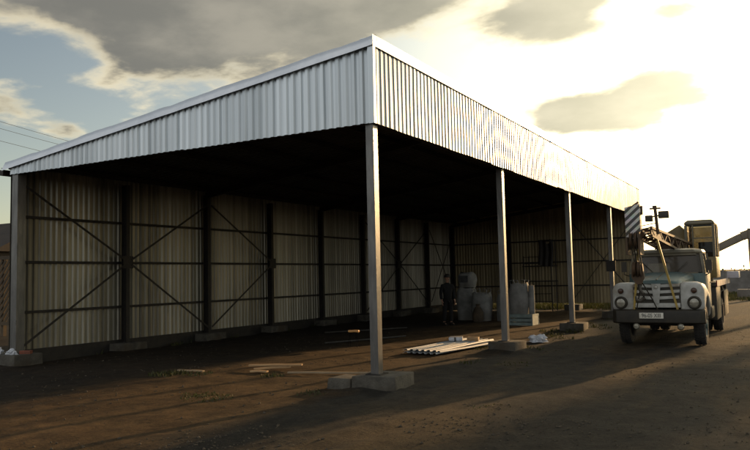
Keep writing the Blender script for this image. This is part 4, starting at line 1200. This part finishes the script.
for s in (-1, 1):
    b = MB(); b.lathe((s * 0.033, -0.112, 1.675), (0, -1, 0), [(-0.01, 0.012), (0.0, 0.009), (0.005, 0.0)], 8); b.build('eye', M_hair, pr, smooth=True)
    b = MB(); b.lathe((s * 0.088, -0.01, 1.66), (s, 0, 0), [(-0.01, 0.03), (0.008, 0.03), (0.014, 0.0)], 10); b.build('ear', M_skin, pr, smooth=True)
b = MB(); b.bar((-0.025, -0.117, 1.608), (0.025, -0.117, 1.608), 0.01, 0.008); b.build('mouth', M_hair, pr)
J = [(0, 0, 0.80, 0.185, 0.145), (0, 0, 1.08, 0.165, 0.13), (0, 0, 1.32, 0.175, 0.125), (0, 0, 1.47, 0.085, 0.08), (0, -0.005, 1.525, 0.07, 0.07)]
JE = [(0, 1), (1, 2), (2, 3), (3, 4)]
for s in (-1, 1):
    i = len(J)
    J += [(s * 0.2, 0, 1.42, 0.08), (s * 0.255, 0.02, 1.14, 0.065), (s * 0.256, -0.045, 0.91, 0.052)]
    JE += [(2, i), (i, i + 1), (i + 1, i + 2)]
skin_obj('jacket', J, JE, M_cloth, pr)
T = [(0, 0, 0.99, 0.14, 0.12)]; TE = []
for s in (-1, 1):
    i = len(T)
    T += [(s * 0.095, 0, 0.86, 0.105), (s * 0.115, -0.02 * s, 0.50, 0.08), (s * 0.125, 0.03 - 0.03 * s, 0.13, 0.07)]
    TE += [(0, i), (i, i + 1), (i + 1, i + 2)]
skin_obj('trousers', T, TE, M_trou, pr)
for s in (-1, 1):
    b = MB(); y0 = 0.03 - 0.03 * s
    b.loft([[(s * 0.13 + hw * math.cos(a * math.pi / 5), y, z0 + hz * (0.5 + 0.5 * math.sin(a * math.pi / 5))) for a in range(10)] for (y, hw, z0, hz) in ((y0 + 0.08, 0.035, 0.0, 0.08), (y0 + 0.04, 0.048, 0.0, 0.15), (y0 - 0.05, 0.048, 0.0, 0.13), (y0 - 0.14, 0.05, 0.0, 0.075), (y0 - 0.2, 0.03, 0.0, 0.05))])
    b.build('boot', M_hair, pr, smooth=True)
b = MB(); b.lathe((0, -0.015, 1.69), (0, 0.08, 1), [(0.0, 0.108), (0.04, 0.11), (0.09, 0.095), (0.12, 0.055), (0.13, 0.0)], 20)
b.loft([[(x, y, 1.70) for x, y in ((-0.08, -0.09), (0.08, -0.09), (0.05, -0.19), (-0.05, -0.19))], [(x, y, 1.71) for x, y in ((-0.08, -0.09), (0.08, -0.09), (0.05, -0.19), (-0.05, -0.19))]])
b.build('cap', M_hair, pr, smooth=True)

# ------------------------------------------------------------------ plants
M_leafy = mat('weed_leaf', (0.034, 0.042, 0.010), (0.060, 0.060, 0.017), 0.75, 0, 3.0, transl=0.35)
M_leaf = mat('tree_leaf', (0.075, 0.075, 0.035), (0.12, 0.11, 0.055), 0.7, 0, 0.6, transl=0.3)  # paled olive, distance haze put into the leaf colour
def blades(name, spots, m, seed, label=None):
    rnd = random.Random(seed)
    v, f = [], []
    for (x, y, r, n, h) in spots:
        for _ in range(n):
            a = rnd.uniform(0, 6.283); q = r * math.sqrt(rnd.random())
            bx, by = x + q * math.cos(a), y + q * math.sin(a)
            z = gh(bx, by) - 0.01
            hh = h * rnd.uniform(0.4, 1.1); w = rnd.uniform(0.006, 0.014) * (1 + h)
            d = rnd.uniform(0, 6.283); l = hh * rnd.uniform(0.2, 0.9)
            wx, wy = -math.sin(d) * w, math.cos(d) * w
            i = len(v)
            v += [(bx - wx, by - wy, z), (bx + wx, by + wy, z), (bx + math.cos(d) * l * 0.4 + wx * 0.8, by + math.sin(d) * l * 0.4 + wy * 0.8, z + hh * 0.65),
                  (bx + math.cos(d) * l * 0.4 - wx * 0.8, by + math.sin(d) * l * 0.4 - wy * 0.8, z + hh * 0.65), (bx + math.cos(d) * l, by + math.sin(d) * l, z + hh)]
            f += [(i, i + 1, i + 2, i + 3), (i + 3, i + 2, i + 4)]
    return tag(mesh_obj(name, v, f, m), label, None, None, 'stuff')
spots = [(-10.2, 9.95, 0.35, 150, 0.09), (-9.7, 10.2, 0.3, 90, 0.07), (-7.6, 8.2, 0.4, 150, 0.05), (-7.95, 8.45, 0.3, 60, 0.045), (-8.2, 10.5, 0.25, 60, 0.08), (-6.4, 9.2, 0.25, 30, 0.07),
         (-6.3, 16.2, 0.3, 40, 0.08), (-5.5, 21.3, 0.35, 80, 0.12), (-6.2, 21.4, 0.3, 60, 0.1), (-5.2, 23.0, 0.5, 60, 0.1), (-3.5, 9.0, 0.35, 50, 0.03), (-4.6, 13.6, 0.4, 60, 0.04)]
rs = random.Random(31)
for k in range(60):
    spots.append((BX - 0.2 + rs.uniform(-0.5, 0.3), AY + 24 * rs.random(), 0.2, 22, 0.14))
for k in range(18):
    spots.append((AX + rs.uniform(-0.3, 0.6), AY + rs.uniform(0.4, 24), 0.25, 26, 0.09))
blades('weeds', spots, M_leafy, 3, 'short weeds in the dirt by the posts and boards')
spots = []
for k in range(620):
    spots.append((rs.uniform(-16, -3.2), AY + LEN + rs.uniform(0.25, 9.0), 0.45, 30, 0.30))
for k in range(90):
    spots.append((rs.uniform(-5.0, -3.9), AY + LEN + rs.uniform(-3.5, 0.3), 0.35, 24, 0.15))
for k in range(200):
    spots.append((rs.uniform(-0.5, -4.5), rs.uniform(44, 58), 0.5, 22, 0.22))
blades('grass', spots, M_leafy, 4, 'sunlit yellow-green grass behind the far end of the shed')

def leaf_mass(spots, size, seed):
    rnd = random.Random(seed)
    v, f = [], []
    for (x, y, z, rx, ry, rz_, n) in spots:
        for _ in range(n):
            while True:
                d = Vector((rnd.uniform(-1, 1), rnd.uniform(-1, 1), rnd.uniform(-1, 1)))
                if 0.05 < d.length < 1: break
            d *= 0.55 + 0.6 * mnoise.noise(d * 2.3 + Vector((x, y, z))) + 0.25
            c = Vector((x + d.x * rx, y + d.y * ry, max(0.05, z + d.z * rz_)))
            nrm = Vector((rnd.gauss(0, 1), rnd.gauss(0, 1), rnd.gauss(0, 1))).normalized()
            a = nrm.orthogonal().normalized(); bb = nrm.cross(a)
            s = size * rnd.uniform(0.6, 1.4)
            i = len(v)
            v += [c - a * s, c + bb * s * 0.5, c + a * s, c - bb * s * 0.5]
            f.append((i, i + 1, i + 2, i + 3))
    return v, f
SHADE_TREES = ((6.6, 44, 9.6, 2.5), (9.6, 46, 10.5, 2.8), (13.0, 43, 10.0, 3.0), (16.8, 45, 10.0, 3.0))  # unseen trees added right of view to shade the near yard
sp_ = []
rs = random.Random(12)
x = -24.0
while x < 22:
    h = rs.uniform(0.9, 1.5)
    sp_.append((x, 82 + rs.uniform(-3, 3), h * 0.75, rs.uniform(1.0, 1.8), 1.2, h, 150))
    x += rs.uniform(0.7, 1.3)
for (tx, ty, th, tr_) in SHADE_TREES:
    for k in range(40):
        a = rs.uniform(0, 6.283); q = tr_ * math.sqrt(rs.random()) * 0.8
        zc = th * rs.uniform(0.10, 0.95)
        sp_.append((tx + q * math.cos(a), ty + q * math.sin(a), zc, rs.uniform(0.7, 1.3), rs.uniform(0.7, 1.3), rs.uniform(0.6, 1.1), 110))
v, f = leaf_mass(sp_, 0.17, 77)
for (tx, ty, th, tr_) in SHADE_TREES:
    i = len(v)
    for z, r in ((-0.1, 0.22), (th * 0.5, 0.13), (th * 0.9, 0.03)):
        for k in range(8):
            v.append((tx + r * math.cos(k * 0.785), ty + r * math.sin(k * 0.785), z))
    for q in range(2):
        for k in range(8):
            f.append((i + q * 8 + k, i + q * 8 + (k + 1) % 8, i + q * 8 + 8 + (k + 1) % 8, i + q * 8 + 8 + k))
tag(mesh_obj('bushes_and_shade_trees', v, f, M_leaf), 'dark line of bushes along the horizon beyond the truck, with unseen trees added for shade', None, None, 'stuff')

# ------------------------------------------------------------------ things in the distance
M_greyp = mat('grey_concrete_panel', (0.20, 0.19, 0.17), (0.13, 0.12, 0.105), 0.9, 0, 1.2)
M_belt = mat('conveyor_paint', (0.20, 0.17, 0.12), (0.14, 0.12, 0.09), 0.6, 0.1, 2.0)
M_barn = mat('barn_brown', (0.045, 0.032, 0.022), (0.03, 0.022, 0.016), 0.9, 0, 0.8)
M_slat = mat('fence_wood', (0.085, 0.058, 0.03), (0.05, 0.035, 0.02), 0.85, 0, 2.0)
t = thing('concrete_fence', 'grey concrete panel fence in the distance right of the truck', 'fence', (-6.0, 60, 0))
for k in range(8):
    b = MB(); b.box(k * 2.0 + 0.07, k * 2.0 + 1.93, -0.04, 0.04, 0.02, 1.62 - 0.05 * (k % 2)); b.build('panel', M_greyp, t)
    b = MB(); b.box(k * 2.0 - 0.065, k * 2.0 + 0.065, -0.08, 0.08, -0.1, 1.78); b.build('post', M_greyp, t)
t = thing('concrete_block', 'long low pale concrete block on the ground beyond the truck', 'block', (-0.6, 48.4, 0))
b = MB(); b.box(-1.9, 1.9, -0.3, 0.3, -0.1, 0.50, 0, 0.01); b.build('concrete', M_greyp, t, bevel=0.03)
for x in (-1.2, 1.2):
    b = MB(); b.tube([(x - 0.1, 0, 0.48), (x - 0.1, 0, 0.58), (x + 0.1, 0, 0.58), (x + 0.1, 0, 0.48)], 0.02, 6); b.build('lifting_eye', M_dark, t)
# inclined conveyor
t = thing('conveyor', 'inclined conveyor arm propped on a post, rising to the right beyond the truck', 'conveyor', (0, 45, 0))
def cv(x): return 2.93 + (x + 3.18) * 0.475
b = MB(); b.bar((-6.4, 0, cv(-6.4)), (-1.95, 0, cv(-1.95)), 0.7, 0.40); b.build('arm', M_belt, t, bevel=0.02)
b = MB(); b.bar((-1.96, 0, cv(-1.96) + 0.02), (4.5, 0, cv(-1.96) + 0.02 + 0.35 * 6.46), 0.76, 0.46); b.build('upper_arm', M_belt, t, bevel=0.02)
for sy in (-1, 1):
    b = MB(); b.bar((-1.52, sy * 0.45, -0.05), (-1.55, sy * 0.39, 3.95), 0.16, 0.14); b.build('post', M_belt, t)
b = MB(); b.bar((-1.54, -0.5, 3.45), (-1.54, 0.5, 3.45), 0.1, 0.1); b.build('cross_beam', M_belt, t)
for sy in (-1, 1):
    b = MB(); b.bar((3.5, sy * 0.45, -0.05), (3.5, sy * 0.39, 5.7), 0.16, 0.14); b.build('post', M_belt, t)
b = MB(); b.prism([(-7.3, 1.75), (-6.0, 1.75), (-6.3, 1.0), (-7.0, 1.0)], 1, -0.5, 0.5); b.build('hopper', M_belt, t)
b = MB(); b.bar((-6.65, -0.4, -0.05), (-6.65, -0.4, 1.0), 0.1, 0.1); b.bar((-6.65, 0.4, -0.05), (-6.65, 0.4, 1.0), 0.1, 0.1); b.bar((-6.65, -0.4, 0.5), (-6.65, 0.4, 0.5), 0.1, 0.1)
b.build('stand', M_belt, t)
# slatted fence and barn at the far left
t = thing('slat_fence', 'brown wooden fence of diagonal slats left of the shed', 'fence', (-26, 15.2, 0))
b = MB()
for k in range(34):
    x0 = -1.5 + k * 0.2
    a = Vector((x0, 0, 0.45)); c = Vector((x0 + 1.9, 0, 2.6))
    if a.x < 0:
        a = a.lerp(c, -a.x / 1.9); 
    if c.x > 5.2:
        c = a.lerp(c, (5.2 - a.x) / (c.x - a.x))
    if (c - a).length > 0.2: b.bar(a, c, 0.02, 0.085, up=(0, 0, 1))
b.build('slat_panel', M_slat, t)
for x in (0, 2.6, 5.2):
    b = MB(); b.box(x - 0.06, x + 0.06, 0.02, 0.14, -0.1, 2.75); b.build('post', M_slat, t)
for z in (0.38, 2.62):
    b = MB(); b.box(0, 5.2, -0.035, 0.018, z, z + 0.12); b.build('rail', M_slat, t)
t = thing('barn', 'dark brown barn standing far off behind the left edge of the shed', 'barn', (-66, 42, 0))
b = MB(); b.box(-9, 8, -5, 5, -0.2, 4.6); b.build('wall', M_barn, t)
b = MB(); b.prism([(-5.5, 4.62), (5.5, 4.62), (0, 7.6)], 0, -9.5, 8.5); b.build('roof', M_barn, t)
b = MB(); b.box(3.0, 5.6, -5.06, -5.003, 0, 3.2); b.build('door', M_slat, t)
for x in (-6, -2):
    b = MB(); b.box(x, x + 1.2, -5.05, -5.003, 1.8, 3.0); b.build('window', M_blk, t)
# power line running past the left side
t = thing('power_line', 'two thin power lines crossing the sky left of the shed roof', 'power line', (0, 0, 0))
d0, d1 = Vector((-43.0, 17.0, 0)), Vector((-54.6, 58.0, 0))
for p_ in (d0, d1):
    b = MB(); b.tube([p_ + Vector((0, 0, -0.3)), p_ + Vector((0, 0, 13.6))], [0.16, 0.11], 10); po = b.build('pole', M_slat, t)
    b = MB(); b.bar(p_ + Vector((-0.9, 0, 13.1)), p_ + Vector((0.9, 0, 13.1)), 0.1, 0.12); b.build('crossarm', M_slat, po)
for (ox, oz) in ((-0.8, 13.2), (0.0, 12.1), (0.8, 13.2)):
    pts = []
    for k in range(17):
        u = k / 16
        p_ = d0.lerp(d1, u)
        pts.append((p_.x + ox, p_.y, oz - 0.9 * (1 - (2 * u - 1) ** 2) * 0.5))
    b = MB(); b.tube(pts, 0.014, 5); b.build('wire', M_dark, t)
